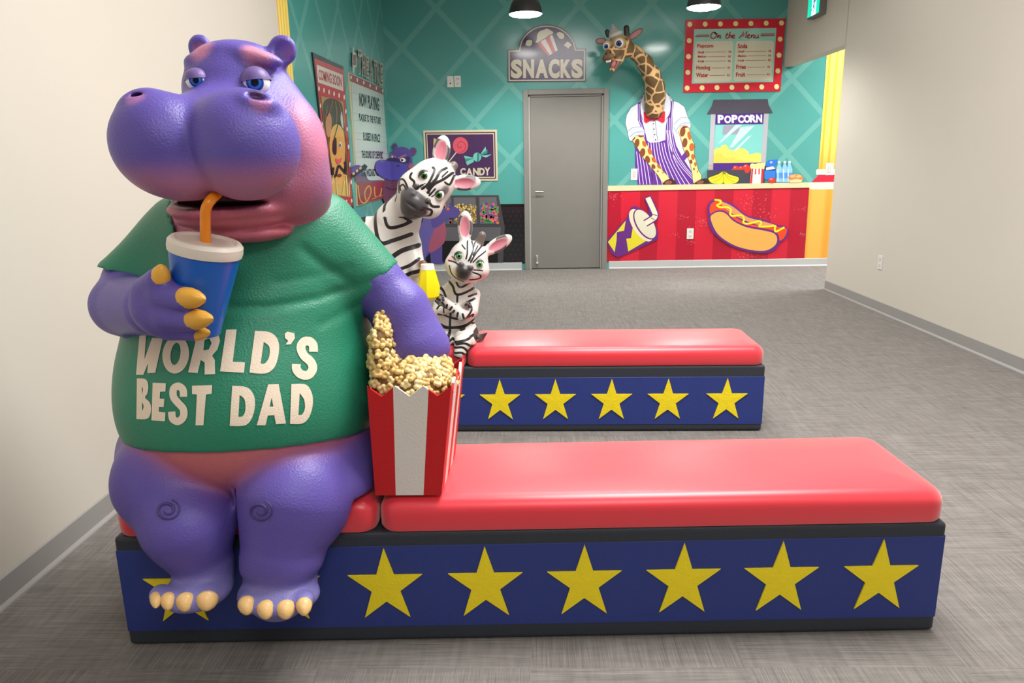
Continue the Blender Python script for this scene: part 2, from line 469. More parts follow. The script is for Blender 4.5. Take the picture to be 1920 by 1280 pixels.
def lattice(name, along, rgb=(82, 158, 152), line=(122, 184, 176)):
    t = NT(name); o = t.xyz(t.pos())
    u = t.math('DIVIDE', t.math('ADD', o[along], 0.632 if along == 0 else -7.031), 0.888); v = t.math('DIVIDE', t.math('ADD', o[2], -1.90 if along == 0 else -2.396), 0.91)
    def ln(e):
        q = t.math('FRACT', t.math('ADD', e, 20.0)); d = t.math('ABSOLUTE', t.math('SUBTRACT', q, 0.5)); return t.smooth(d, 0.444, 0.456)
    a = t.math('MAXIMUM', ln(t.math('ADD', u, v)), ln(t.math('SUBTRACT', u, v)))
    f = t.noise(t.pos(), 0.8, 2); c = lin(rgb)
    b = t.mix(f, tuple(x*0.93 for x in c), tuple(x*1.07 for x in c))
    t.base(t.mix(t.math('MULTIPLY', a, 0.5), b, lin(line)), 0.15, 0.5)
    t.bump(t.noise(t.pos(), 9, 3), 0.04, 0.008)
    return t.m
beige = wall_paint('beige_wall_paint', (205, 199, 188)); ceilm = wall_paint('ceiling_white', (225, 225, 222))
teal = lattice('teal_lattice_print', 0); teal_l = lattice('teal_lattice_print_left', 1)
def S(o): o['kind'] = 'structure'; return o
S(box('floor', -6, 8, -3, 12, -0.1, 0, carpet()))
S(box('ceiling', -6, 8, -3, 12, CEIL, CEIL+0.1, ceilm))
# left wall: beige, then from the printed column on the mural
YP0, YP1 = 5.62, 5.87
S(box('wall_left', XL-0.15, XL, -3, YP0, 0, CEIL, beige))
S(box('wall_left_mural', XL-0.15, XL, YP0, DB, 0, CEIL, teal_l))
S(box('wall_back', XL-0.15, 0.045, DB, DB+0.15, 0, CEIL, teal)); S(box('wall_back_right', 1.015, 8, DB, DB+0.15, 0, CEIL, teal)); S(box('wall_back_over', 0.045, 1.015, DB, DB+0.15, 2.235, CEIL, teal))
S(box('wall_right', XR, XR+0.14, -3, YC, 0, CEIL, beige, bev=0.004))
S(box('wall_header', XR, XR+0.14, YC-0.01, DB, 2.50, CEIL, beige))
S(box('wall_far_right', 7.0, 7.15, YC-3, DB, 0, CEIL, beige))
S(box('wall_side_room', XR+0.14, 7.0, YC-3.15, YC-3, 0, CEIL, beige))
bbm = mat('baseboard_grey', (150, 148, 145), 0.55); bbw = mat('baseboard_light', (186, 188, 188), 0.5)
def baseboard(name, pts, m=bbm, hgt=0.1):
    """profile runs along pts (x, y); inner side to the right of travel"""
    V = []; F = []; pr = [(0, 0), (0.018, 0), (0.016, 0.006), (0.006, 0.016), (0.006, hgt-0.004), (0.002, hgt), (0, hgt)]
    (xa, ya), (xb, yb) = pts; d = Vector((xb-xa, yb-ya)).normalized(); nn = Vector((d.y, -d.x))
    for (x, y) in pts:
        for q, z in pr: V.append((x+nn.x*q, y+nn.y*q, z))
    k = len(pr)
    for i in range(k): F.append([i, (i+1) % k, k+(i+1) % k, k+i])
    F += [list(range(k))[::-1], list(range(k, 2*k))]
    return S(mesh(name, V, F, m))
baseboard('baseboard_left', [(XL, -3), (XL, DB)])
baseboard('baseboard_right', [(XR, YC), (XR, -3)])
baseboard('baseboard_back_left', [(XL, DB), (-0.055, DB)], bbw)
baseboard('baseboard_back', [(1.105, DB), (7, DB)], bbw)
# door -------------------------------------------------------------------------
frm = mat('door_frame_grey', (128, 126, 122), 0.4); slab = mat('door_slab_grey', (124, 121, 116), 0.45); chrome = mat('brushed_steel', (215, 215, 212), 0.25, 0.5, metal=0.9); dark = mat('dark_gap', (20, 20, 20), 0.8)
dr = empty('door_1', (0.53, DB, 0)); tag(dr, 'grey painted flush door in a grey frame beneath the SNACKS sign', 'door', kind='structure')
def frame_piece(x0, x1, z0, z1):
    bm = box_bm(x0, x1, DB-0.03, DB+0.13, z0, z1, 0.004, 2); return bm
bm = frame_piece(-0.012, 0.052, 0, 2.285)
for (a, b, c, d) in ((1.008, 1.072, 0, 2.285), (0.052, 1.008, 2.222, 2.285)):
    b2 = frame_piece(a, b, c, d); me_ = bpy.data.meshes.new('t'); b2.to_mesh(me_); bm.from_mesh(me_); bpy.data.meshes.remove(me_); b2.free()
from_bm('door_frame', bm, frm, dr)
for x0, x1, z0, z1, nm in ((0.052, 0.075, 0.0, 2.222, 'door_stop'), (0.985, 1.008, 0.0, 2.222, 'door_stop'), (0.052, 1.008, 2.2, 2.222, 'door_stop')):
    box(nm, x0, x1, DB+0.012, DB+0.10, z0, z1, mat('door_stop_grey', (165, 163, 159), 0.35), dr, 0.003)
box('door_slab', 0.078, 0.982, DB+0.03, DB+0.075, 0.012, 2.197, slab, dr, 0.003)
hd = lathe('door_handle', [(0.034, 0), (0.034, 0.008), (0.02, 0.014), (0.013, 0.016), (0.013, 0.05), (0, 0.05)], (0.135, DB+0.03, 1.02), chrome, dr, 24, (0, -1, 0))
tube('lever', [(0.135, DB-0.018, 1.02), (0.16, DB-0.022, 1.021), (0.24, DB-0.02, 1.018)], [0.012, 0.011, 0.008], chrome, hd)
st = box('kick_down_stop', 0.135, 0.165, DB+0.018, DB+0.03, 0.075, 0.19, chrome, dr, 0.002)
tube('stop_arm', [(0.15, DB+0.012, 0.17), (0.15, DB+0.004, 0.09)], 0.008, chrome, st)
box('rubber_tip', 0.136, 0.164, DB-0.012, DB+0.016, 0.078, 0.1, mat('tip_light', (200, 200, 198), 0.5), st, 0.003)
# printed fluted column at the start of the left mural, and one on the back wall ----------------
def column_mat(name, along, x0, wd, nfl):
    t = NT(name); o = t.xyz(t.pos()); q = t.math('FRACT', t.math('MULTIPLY', t.math('DIVIDE', t.math('SUBTRACT', o[along], x0), wd), nfl))
    f = t.smooth(t.math('ABSOLUTE', t.math('SUBTRACT', q, 0.5)), 0.22, 0.45)
    g = t.smooth(o[2], 1.2, 1.75)
    low = t.mix(f, lin((246, 178, 84)), lin((238, 160, 62)))
    hi = t.mix(f, lin((247, 226, 112)), lin((236, 182, 62)))
    t.base(t.mix(g, low, hi) if along == 0 else hi, 0.35, 0.3); return t.m
cl = box('fluted_column_print', XL, XL+0.004, YP0, YP1, 0.1, CEIL, column_mat('yellow_flutes_left', 1, YP0, YP1-YP0, 4))
tag(cl, 'tall narrow yellow fluted column print edging the left wall mural', 'wall print')

# ---------------------------------------------------------------- benches
black = mat('black_textured_paint', (48, 53, 62), 0.5, 0.4, 0.5, 320); blue = mat('blue_textured_paint', (42, 58, 128), 0.5, 0.4, 0.5, 320)
yel = mat('star_yellow', (246, 222, 30), 0.45, 0.4, 0.8, 160); redv = mat('red_vinyl', (234, 50, 65), 0.36, 0.7, 0.04, 30)
_b = redv.node_tree.nodes['Principled BSDF']; _b.inputs['Sheen Weight'].default_value = 0.6; _b.inputs['Sheen Roughness'].default_value = 0.45
def star_pts(cx, cz, r):
    out = []
    for k in range(10):
        a = math.pi/2+k*math.pi/5; q = r if k % 2 == 0 else r*0.385
        out.append((cx+q*math.cos(a), cz+1.09*q*math.sin(a)))
    return out
def cushion_bm(x0, x1, y0, y1, z0, z1):
    bm = bmesh.new(); r = 0.045; n = 6
    # rounded-box profile rings from bottom to top
    prof = [(0.006, 0.0), (0.0, 0.012)]
    for k in range(n+1):
        a = math.pi/2*k/n; prof.append((r*(1-math.cos(a)), (z1-z0)-r+r*math.sin(a)))
    prof += [(0.10, z1-z0+0.006), (0.16, z1-z0+0.008)]
    rings = []
    for ins, h in prof:
        ring = []; rc = max(0.02, 0.05-ins*0.3)
        X0, X1, Y0, Y1 = x0+ins, x1-ins, y0+ins, y1-ins
        for (cx, cy, a0) in ((X1-rc, Y1-rc, 0), (X0+rc, Y1-rc, 90), (X0+rc, Y0+rc, 180), (X1-rc, Y0+rc, 270)):
            for k in range(7):
                a = math.radians(a0+15*k); ring.append(bm.verts.new((cx+rc*math.cos(a), cy+rc*math.sin(a), z0+h)))
        rings.append(ring)
    for i in range(len(rings)-1):
        m = len(rings[0])
        for k in range(m): bm.faces.new((rings[i][k], rings[i][(k+1) % m], rings[i+1][(k+1) % m], rings[i+1][k]))
    bm.faces.new(rings[-1]); bm.faces.new(rings[0][::-1])
    return bm
def bench(label, x0, x1, y0, y1, split, stars, zs, r, blue_z):
    b = empty('star_bench', ((x0+x1)/2, (y0+y1)/2, 0), label, 'bench')
    box('base', x0, x1, y0, y1, 0.004, 0.36, black, b, 0.012, 3)
    box('front_band', x0+0.002, x1-0.002, y0-0.0015, y0+0.01, blue_z[0], blue_z[1], blue, b, 0.001, 1)
    box('side_band', x1-0.01, x1+0.0015, y0+0.004, y1-0.004, blue_z[0], blue_z[1], blue, b, 0.001, 1)
    for cx in stars:
        P = star_pts(cx, zs, r); V = [(x, y0-0.006, z) for x, z in P]+[(x, y0-0.001, z) for x, z in P]+[(cx, y0-0.007, zs)]
        F = [[20, (k+1) % 10, k] for k in range(10)]+[[k, (k+1) % 10, 10+(k+1) % 10, 10+k] for k in range(10)]
        mesh('star', V, F, yel, b)
    for a, c in ((x0+0.005, split-0.004), (split+0.004, x1-0.004)):
        o = from_bm('seat_cushion', cushion_bm(a, c, y0-0.004, y1-0.01, 0.362, 0.462), redv, b); auto_smooth(o, 50)
    return b
B1 = bench('nearer long black bench with red cushions and yellow stars, big hippo seated on it', -1.222, 1.205, 1.985, 2.46, -0.452,
           [float(at_y(px, 1088, 1.985)[0]) for px in (346, 532, 719, 903, 1086, 1270, 1453, 1640)], 0.188, 0.115, (0.052, 0.318))
B2 = bench('farther black bench with red cushions and yellow stars, two zebras seated on it', -1.19, 1.235, 3.73, 4.20, -0.315,
           [float(at_y(px, 745, 3.73)[0]) for px in (522, 627, 731, 835, 939, 1043, 1148, 1253, 1362)], 0.172, 0.112, (0.04, 0.30))
B1.location.y -= 0.022; B1.location.x += 0.008; B1.rotation_euler.z = math.radians(1.3); B2.rotation_euler.z = math.radians(-1.1)
# ---------------------------------------------------------------- hippo father
PUR = (96, 82, 166); PUR2 = (86, 74, 160); PNK = (174, 104, 132); PNK2 = (190, 100, 118); LAV = (128, 124, 186)
H = Px()
# torso (also carries the shirt)
H.ell(473, 690, 2.20, 228, 195, 200, k=60, col=PUR, tg='torso')
H.ell(468, 765, 2.13, 215, 190, 148, k=60, col=(200, 110, 114), tg='torso')
H.ell(470, 540, 2.22, 205, 150, 160, k=60, col=PUR, tg='torso')
H.ell(470, 440, 2.20, 165, 125, 90, k=60, col=PNK, tg='torso')
# arms
H.cone((350, 450, 2.20), (242, 525, 2.10), 62, 41, k=45, col=PUR, tg='upper')
H.cone((240, 528, 2.10), (232, 570, 2.04), 42, 55, k=20, col=PUR)
H.cone((232, 572, 2.03), (288, 575, 1.84), 55, 54, k=18, col=PUR)
H.ell(316, 574, 1.765, 72, 44, 64, ang=8, k=14, col=PUR)
H.cone((276, 545, 1.76), (298, 522, 1.72), 27, 22, k=10, col=PUR)
H.cone((310, 552, 1.735), (346, 562, 1.705), 33, 23, k=8, col=PUR)
H.cone((315, 592, 1.735), (360, 601, 1.712), 30, 21, k=8, col=PUR)
H.cone((320, 617, 1.755), (364, 626, 1.735), 20, 14, k=8, col=PUR)
H.cone((598, 450, 2.22), (705, 525, 2.20), 74, 46, k=45, col=PUR, tg='upper')
H.cone((705, 525, 2.20), (748, 580, 2.19), 45, 52, k=20, col=PUR)
H.cone((750, 580, 2.19), (774, 640, 2.18), 53, 62, k=20, col=PUR)
H.ell(784, 652, 2.18, 60, 55, 40, k=15, col=PUR)
# legs
H.cone((322, 850, 2.12), (322, 900, 1.98), 95, 99, k=14, col=PUR, tg='leg')
H.cone((320, 900, 1.97), (357, 985, 1.88), 98, 78, k=20, col=PUR, tg='leg')
H.cone((352, 985, 1.88), (380, 1050, 1.885), 82, 56, k=20, col=PUR, tg='leg')
H.cone((600, 850, 2.14), (560, 930, 1.96), 110, 105, k=14, col=PUR, tg='leg')
H.ell(625, 875, 2.10, 86, 95, 78, k=25, col=PUR, tg='leg')
H.ell(655, 893, 2.06, 54, 90, 50, k=20, col=PUR, tg='leg')
H.cone((545, 935, 1.93), (528, 1030, 1.885), 100, 76, k=20, col=PUR, tg='leg')
H.ell(527, 1045, 1.885, 78, 70, 45, k=15, col=PUR, tg='leg')
# feet
H.ell(441, 1020, 1.84, 5, 110, 105, k=8, op='s')
H.cone((382, 1070, 1.88), (378, 1092, 1.86), 54, 50, k=8, col=LAV)
H.ell(372, 1105, 1.83, 64, 64, 28, ang=-4, k=12, col=LAV)
H.cone((525, 1085, 1.88), (522, 1100, 1.86), 68, 62, k=8, col=LAV)
H.ell(523, 1112, 1.83, 76, 64, 28, ang=3, k=12, col=LAV)
for x, y in ((299, 1114), (322, 1118), (353, 1121), (389, 1119), (465, 1126), (501, 1132), (537, 1132), (571, 1127)):
    H.ell(x, y-2, 1.778, 18, 22, 15, k=8, col=LAV)
cb = at_y(370, 622, 1.80); ct = at_y(385, 466, 1.79); _u = scale_at(ct)
# head
H.ell(446, 172, 2.10, 97, 98, 84, k=30, col=PUR)
H.ell(440, 102, 2.09, 62, 60, 20, k=24, col=PUR)
H.ell(490, 250, 2.08, 108, 100, 100, k=40, col=PUR)
H.ell(562, 282, 2.04, 50, 62, 82, ang=-8, k=30, col=PNK)
H.ell(500, 345, 2.06, 112, 110, 70, k=30, col=PNK)
H.ell(545, 360, 2.10, 70, 75, 52, k=30, col=PNK)
H.ell(420, 245, 1.98, 110, 130, 78, k=30, col=PUR)
# lower jaw and chin folds
H.ell(428, 390, 1.97, 108, 100, 30, k=14, col=PNK2)
H.ell(432, 410, 1.985, 100, 88, 20, k=6, col=PNK2)
H.ell(455, 434, 2.01, 92, 80, 20, k=6, col=PNK2)
# muzzle lobes
H.ell(303, 268, 1.815, 91, 88, 95, ang=-8, k=12, col=PUR)
H.ell(458, 272, 1.835, 103, 98, 103, ang=10, k=9, col=PUR)
H.ell(330, 312, 1.825, 84, 80, 62, ang=20, k=14, col=PUR)
H.ell(385, 240, 1.875, 120, 76, 54, k=22, col=PUR)
H.ell(262, 193, 1.80, 36, 34, 22, ang=-22, k=16, col=PUR)
H.ell(484, 192, 1.79, 38, 36, 20, ang=14, k=16, col=PUR)
H.ell(258, 182, 1.775, 16, 14, 7, ang=-18, k=6, op='s')
H.ell(481, 181, 1.765, 21, 16, 7, ang=12, k=6, op='s')
H.ell(395, 383, 1.87, 100, 90, 5, k=8, op='s')
# brow and eye hollows
H.ell(377, 112, 2.045, 32, 24, 13, ang=-8, k=14, col=PUR)
H.ell(484, 108, 2.02, 48, 26, 15, ang=14, k=14, col=PUR)
# ears
H.cone((385, 112, 2.12), (376, 92, 2.12), 20, 18, k=10, col=PUR)
H.ell(375, 89, 2.12, 22, 13, 24, k=8, col=PUR)
H.ell(371, 91, 2.10, 12, 9, 15, k=5, op='s')
H.cone((505, 128, 2.10), (530, 98, 2.09), 22, 20, k=12, col=PUR)
H.ell(530, 93, 2.09, 27, 15, 27, ang=-20, k=8, col=PUR)
H.ell(530, 96, 2.07, 17, 12, 19, ang=-20, k=6, op='s')
H.S.cone(cb, ct, 41*_u, 66*_u, op='s', k=0.003)       # the hand and chest close around the cup
h = 0.0065
F_, lo_ = H.S.field(h)
ga = [lo_[i]+h*np.arange(F_.shape[i]) for i in range(3)]; gG = np.meshgrid(*ga, indexing='ij', sparse=True)
F_ = np.maximum(F_, -np.maximum(gG[2]-0.472, 1.930+0.0*gG[0]-gG[1]))      # it sits on the cushion, legs against the bench
V, Q = surface_nets(F_, lo_, h); V = relax(V, Q, 2, 0.5)
def blend(c, tgt, wgt): return c*(1-wgt[:, None])+np.asarray(lin(tgt))*wgt[:, None]
def ss(x, a, b):
    t = np.clip((x-a)/(b-a), 0, 1); return t*t*(3-2*t)
col = H.S.paint(V, 0.014)
def zpx(px, py, Y): return float(at_y(px, py, Y)[2])
def xpx(px, py, Y): return float(at_y(px, py, Y)[0])
# airbrushed pinks: underside of the muzzle, brow and ear insides, cheek
mz = (1-ss(V[:, 2], zpx(400, 350, 1.74), zpx(400, 285, 1.74)))*(1-ss(V[:, 1], 1.86, 1.96))*ss(V[:, 2], zpx(400, 385, 1.8), zpx(400, 378, 1.8))
col = blend(col, (176, 112, 140), 0.85*mz)
def spot(px, py, Y, r, tgt, amt):
    global col
    c = at_y(px, py, Y); r = r*scale_at(c); d = np.linalg.norm(V-c, axis=1); col = blend(col, tgt, amt*(1-ss(d, r*0.35, r)))
spot(382, 98, 2.02, 34, (205, 130, 160), 0.85); spot(484, 95, 2.0, 42, (214, 140, 160), 0.9)
spot(252, 182, 1.75, 26, (180, 118, 170), 0.7); spot(490, 186, 1.74, 34, (190, 120, 165), 0.8)
spot(372, 92, 2.10, 17, (205, 120, 150), 0.9); spot(532, 96, 2.06, 24, (200, 125, 160), 0.85)
spot(258, 180, 1.79, 17, (84, 58, 92), 0.9); spot(481, 178, 1.78, 21, (84, 58, 92), 0.9)
spot(366, 150, 2.0, 40, (74, 56, 110), 0.6); spot(480, 135, 1.97, 40, (74, 58, 112), 0.55)
spot(600, 245, 2.0, 70, (206, 128, 160), 0.6); spot(600, 345, 2.05, 70, (150, 108, 160), 0.6)
cm = at_y(395, 383, 1.87); um = scale_at(cm); em = (((V-cm)/np.array([108*um, 98*um, 11*um]))**2).sum(1)
col = blend(col, (84, 40, 50), 0.85*(1-ss(em, 0.75, 1.15)))
for nx, ny in ((315, 955), (486, 957)): spot(nx, ny, 1.78, 36, (84, 74, 140), 0.5)
FB = np.array([xpx(440, 760, 2.0), 2.0, 0.4])
hippo = empty('hippo_statue', FB, 'big purple cartoon hippo statue in green shirt sipping from a blue cup', 'statue')
body = mesh('body', V, Q, paint_mat('hippo_skin', 0.42, 0.4, 0.7, 190), hippo, smooth=True); set_paint(body, col)
bodyV, bodyQ = V, Q
# shirt
SH = Px(); SH.S.p = [p for p in H.S.p if p[6] in ('torso',)]
def sleeve(a, b, ra, rb, at, nrm):
    A, B, T = at_y(*a), at_y(*b), at_y(*at); u, v = scale_at(A), scale_at(B); ab = B-A; L2 = ab@ab; nrm = np.array(nrm)/np.linalg.norm(nrm)
    def fn(P):
        t = np.clip(((P-A)@ab)/L2, 0, 1); d = np.linalg.norm(P-A-t[..., None]*ab, axis=-1)-(ra*u+(rb*v-ra*u)*t)
        return np.maximum(d, (P-T)@nrm)
    SH.S.add(fn, np.minimum(A, B)-ra*u, np.maximum(A, B)+ra*u, k=36*u, tagname='sleeve')
sleeve((352, 452, 2.20), (236, 530, 2.10), 72, 50, (238, 493, 2.12), (-0.15, 0, -0.99))
sleeve((598, 450, 2.22), (718, 536, 2.20), 82, 46, (712, 521, 2.20), (0.72, 0, -0.69))
Fs, ls = SH.S.field(h, inflate=0.010)
gx = [ls[i]+h*np.arange(Fs.shape[i]) for i in range(3)]; G = np.meshgrid(*gx, indexing='ij', sparse=True)
def plane3(a, b, c):
    n = np.cross(b-a, c-a); n /= np.linalg.norm(n); return n, float(n@a)
a, b, c = at_y(228, 806, 2.2), at_y(704, 796, 2.2), at_y(470, 842, 1.85)
n, d = plane3(a, b, c); n, d = (n, d) if n[2] > 0 else (-n, -d)
hem = d-(n[0]*G[0]+n[1]*G[1]+n[2]*G[2])
a, b, c = at_y(613, 358, 2.15), at_y(330, 378, 2.15), at_y(470, 462, 1.97)
n, d = plane3(a, b, c); n, d = (n, d) if n[2] > 0 else (-n, -d)
neck = (n[0]*G[0]+n[1]*G[1]+n[2]*G[2])-d
cn = at_y(470, 400, 2.15)
Fs = np.maximum(Fs, hem)
Fs = np.maximum(Fs, -np.maximum(-neck, np.sqrt((G[0]-cn[0])**2+(G[1]-cn[1])**2+0*G[2])-0.21))
# soft creases pressed into the cloth
def crease(pts, Y, r, dep):
    global Fs
    P = [at_y(x, y, Y) for x, y in pts]; g = np.stack(np.meshgrid(*gx, indexing='ij'), -1); dm = np.full(Fs.shape, 9.0)
    for p, q in zip(P[:-1], P[1:]):
        ab = q-p; t = np.clip(((g-p)*ab*[1, 0, 1]).sum(-1)/((ab*[1, 0, 1])**2).sum(), 0, 1); e = g-p-t[..., None]*ab; dm = np.minimum(dm, np.sqrt(e[..., 0]**2+e[..., 2]**2))
    Fs = Fs+dep*np.exp(-(dm/r)**2)*(g[..., 1] < 2.2)
crease([(430, 575), (500, 578), (580, 570), (640, 556), (690, 540)], 1.95, 0.012, 0.007)
crease([(560, 470), (590, 500), (640, 540)], 2.0, 0.014, 0.006)
crease([(600, 610), (650, 590), (690, 565)], 2.0, 0.014, 0.004)
crease([(520, 528), (580, 522), (640, 512)], 2.0, 0.012, 0.003)
Vs, Qs = surface_nets(Fs, ls, h); Vs = relax(Vs, Qs, 2, 0.5)
shirt = mesh('shirt', Vs, Qs, mat('green_shirt_paint', (36, 128, 98), 0.42, 0.45, 0.75, 190, var=0.06), hippo, smooth=True)
bvs = bvh_of(Vs, Qs); bvb = bvh_of(V, Q)
ZF = lambda L: [(150+x/3.0474, 440+y/3.0474) for x, y in L]
def zl(*r): return [ZF(x) for x in r]
cream = mat('cream_lettering', (240, 222, 200), 0.55, 0.3, 0.5, 300)
L = []
def letter(*rings, curve=False): L.append(('p', [catmull(r, 4, False) for r in zl(*rings)] if curve else zl(*rings)))
def lstroke(pts, wd): L.append(('s', ZF(pts), wd/3.0474))
letter([(340, 572), (378, 576), (368, 712), (412, 588), (474, 592), (430, 788), (385, 790), (388, 735), (362, 800), (320, 800)])
letter(ellipse(547, 685, 76, 108, 28, 6), ellipse(546, 680, 28, 64, 20, 8)[::-1])
letter([(672, 560), (742, 545), (790, 560), (800, 605), (785, 655), (755, 690), (770, 715), (772, 795), (712, 798), (712, 730), (690, 715), (672, 790), (618, 785)], [(712, 600), (740, 592), (752, 620), (735, 655), (705, 660)])
letter([(835, 542), (895, 540), (873, 725), (943, 728), (937, 788), (800, 780)])
letter([(1000, 548), (1080, 555), (1125, 590), (1138, 650), (1120, 740), (1080, 785), (1030, 793), (968, 787)], [(1050, 612), (1082, 640), (1080, 700), (1055, 735), (1032, 735)], curve=True)
letter([(1185, 553), (1225, 562), (1228, 590), (1205, 625), (1175, 628), (1190, 605), (1172, 590), (1170, 565)])
lstroke([(1334, 668), (1332, 630), (1310, 608), (1278, 612), (1262, 645), (1280, 690), (1318, 725), (1330, 765), (1305, 800), (1265, 798), (1238, 770), (1236, 738)], 50)
letter([(325, 820), (375, 825), (390, 860), (385, 905), (372, 930), (400, 960), (405, 1010), (385, 1050), (322, 1052)], [(354, 865), (360, 885), (354, 908)], [(354, 955), (364, 980), (356, 1008)], curve=True)
letter([(415, 845), (490, 848), (488, 895), (458, 897), (455, 935), (482, 937), (478, 985), (452, 983), (450, 1010), (488, 1015), (485, 1065), (408, 1060)])
lstroke([(592, 925), (588, 885), (562, 865), (535, 880), (534, 925), (560, 960), (590, 995), (590, 1040), (560, 1066), (530, 1050), (524, 1010)], 42)
letter([(640, 862), (755, 858), (752, 908), (720, 912), (705, 1088), (660, 1088), (668, 912), (640, 910)])
letter([(870, 862), (950, 870), (990, 910), (1000, 970), (985, 1040), (945, 1088), (855, 1092)], [(912, 915), (940, 940), (945, 1000), (930, 1035), (905, 1040)], curve=True)
letter([(1075, 855), (1135, 852), (1177, 1078), (1120, 1082), (1110, 1030), (1073, 1032), (1060, 1088), (1010, 1088)], [(1095, 930), (1105, 980), (1083, 982)])
letter([(1208, 852), (1290, 855), (1325, 905), (1330, 970), (1310, 1040), (1270, 1078), (1200, 1080)], [(1255, 905), (1280, 940), (1285, 990), (1270, 1025), (1248, 1030)], curve=True)
sh = Shapes()
for q in L:
    if q[0] == 'p': sh.poly(*q[1])
    else: sh.line(q[1], q[2], smooth=4)
to_surface('lettering', sh, bvs, cream, shirt, 0.002, 6)
# eyes
def seat_eye(bv, px, py, rpx, sink, look, **kw):
    h_ = hit_px(bv, px, py); p = np.array(h_[0]); r = rpx*scale_at(p); dv = ray(px, py); dv = dv/np.linalg.norm(dv)
    return p+dv*r*sink, r
lidm = mat('hippo_eyelid', (112, 92, 150), 0.45, 0.4, 0.3, 230)
for px, py, r, lid in ((369, 150, 20, -10), (480, 154, 26, -10)):
    c, rr = seat_eye(bvb, px, py, r, 0.15, None)
    lk = CAM-c; lk = lk/np.linalg.norm(lk)+np.array([-0.10, 0, -0.02])
    eye(hippo, c, rr, lk, (46, 118, 206), iris_deg=36, pupil_deg=16, lid=lid, lid_mat=lidm, lid_tilt=-6, iris2=(30, 70, 150))
# knee swirls
kn = mat('knee_swirl_purple', (70, 58, 122), 0.5)
for cx, cy in ((314, 956), (488, 958)):
    P = []
    for i in range(34):
        q = i/33; a = 2*math.pi*(1.65*q)-1.2; r = 24-17*q
        hh = hit_px(bvb, cx+r*1.02*math.cos(a), cy+r*0.85*math.sin(a))
        if hh[0] is not None: P.append(np.array(hh[0]))
    tube('knee_swirl', P, [0.0015+0.003*math.sin(math.pi*min(1, max(0.05, i/len(P)))) for i in range(len(P))], kn, hippo, 8)
# claws
clawm = mat('claw_amber', (226, 168, 62), 0.3, 0.5, 0.5, 90, var=0.2); toem = mat('toe_cream', (240, 196, 130), 0.35, 0.5, 0.5, 90, var=0.15)
def claw(name, base, tip, r, m, parent, flat_=0.8):
    base, tip = np.asarray(base, float), np.asarray(tip, float); ax = tip-base; Ln = np.linalg.norm(ax)
    prof = [(r*0.82, -0.15), (r, 0.05), (r*0.98, 0.3), (r*0.78, 0.6), (r*0.42, 0.87), (0.0005, 1.0)]
    return lathe(name, [(q, t*Ln) for q, t in prof], base, m, parent, 18, ax)
for (bx, by), (tx, ty), r in (((300, 526), (304, 496), 19), ((344, 558), (386, 561), 21), ((358, 599), (400, 597), 20), ((364, 626), (394, 623), 14)):
    hh = hit_px(bvb, bx, by); Yh = float(hh[0][1]) if hh[0] is not None else 1.72
    P0 = at_y(bx, by, Yh+0.022); claw('claw', P0, at_y(tx, ty, Yh+0.004), r*scale_at(P0), clawm, hippo)
for x, y, wd in ((294, 1127, 12), (317, 1131, 15), (349, 1133, 18), (389, 1131, 20), (463, 1139, 17), (499, 1147, 17.5), (536, 1147, 18), (570, 1141, 15)):
    hh = hit_px(bvb, x, y-12); Yh = float(hh[0][1]) if hh[0] is not None else 1.76
    P0 = at_y(x, y-11, Yh+0.012); claw('toenail', P0, at_y(x+(1 if x > 400 else -2), y+13, Yh-0.022), wd*scale_at(P0), toem, hippo)
# cup in the hand -----------------------------------------------------------------------------
cb = at_y(370, 622, 1.80); ct = at_y(385, 466, 1.79); ax = ct-cb; u = scale_at(ct); Lc = np.linalg.norm(ax); axn = ax/Lc
cup = empty('drinking_cup', cb, 'blue soda cup with cream lid held in the big hippo\'s hand', 'cup')
lathe('cup_body', [(38*u, 0), (42*u, 0.003), (63*u, Lc*0.92), (64*u, Lc), (58*u, Lc)], cb, mat('cup_blue', (18, 92, 190), 0.3, 0.5), cup, 48, axn)
lathe('lid', [(60*u, -0.012), (66*u, -0.010), (67.5*u, 0.0), (67*u, 0.014), (62*u, 0.022), (56*u, 0.023), (50*u, 0.017), (0.0001, 0.017)], ct, mat('lid_cream', (226, 216, 204), 0.4, 0.5), cup, 48, axn)
s0 = ct+axn*0.012; P = catmull([s0, at_y(385, 415, 1.787), at_y(386, 393, 1.782), at_y(393, 378, 1.785), at_y(408, 362, 1.82)], 6, False)
tube('straw', P, 9.5*u, mat('straw_orange', (238, 138, 22), 0.3, 0.5), cup, 16)
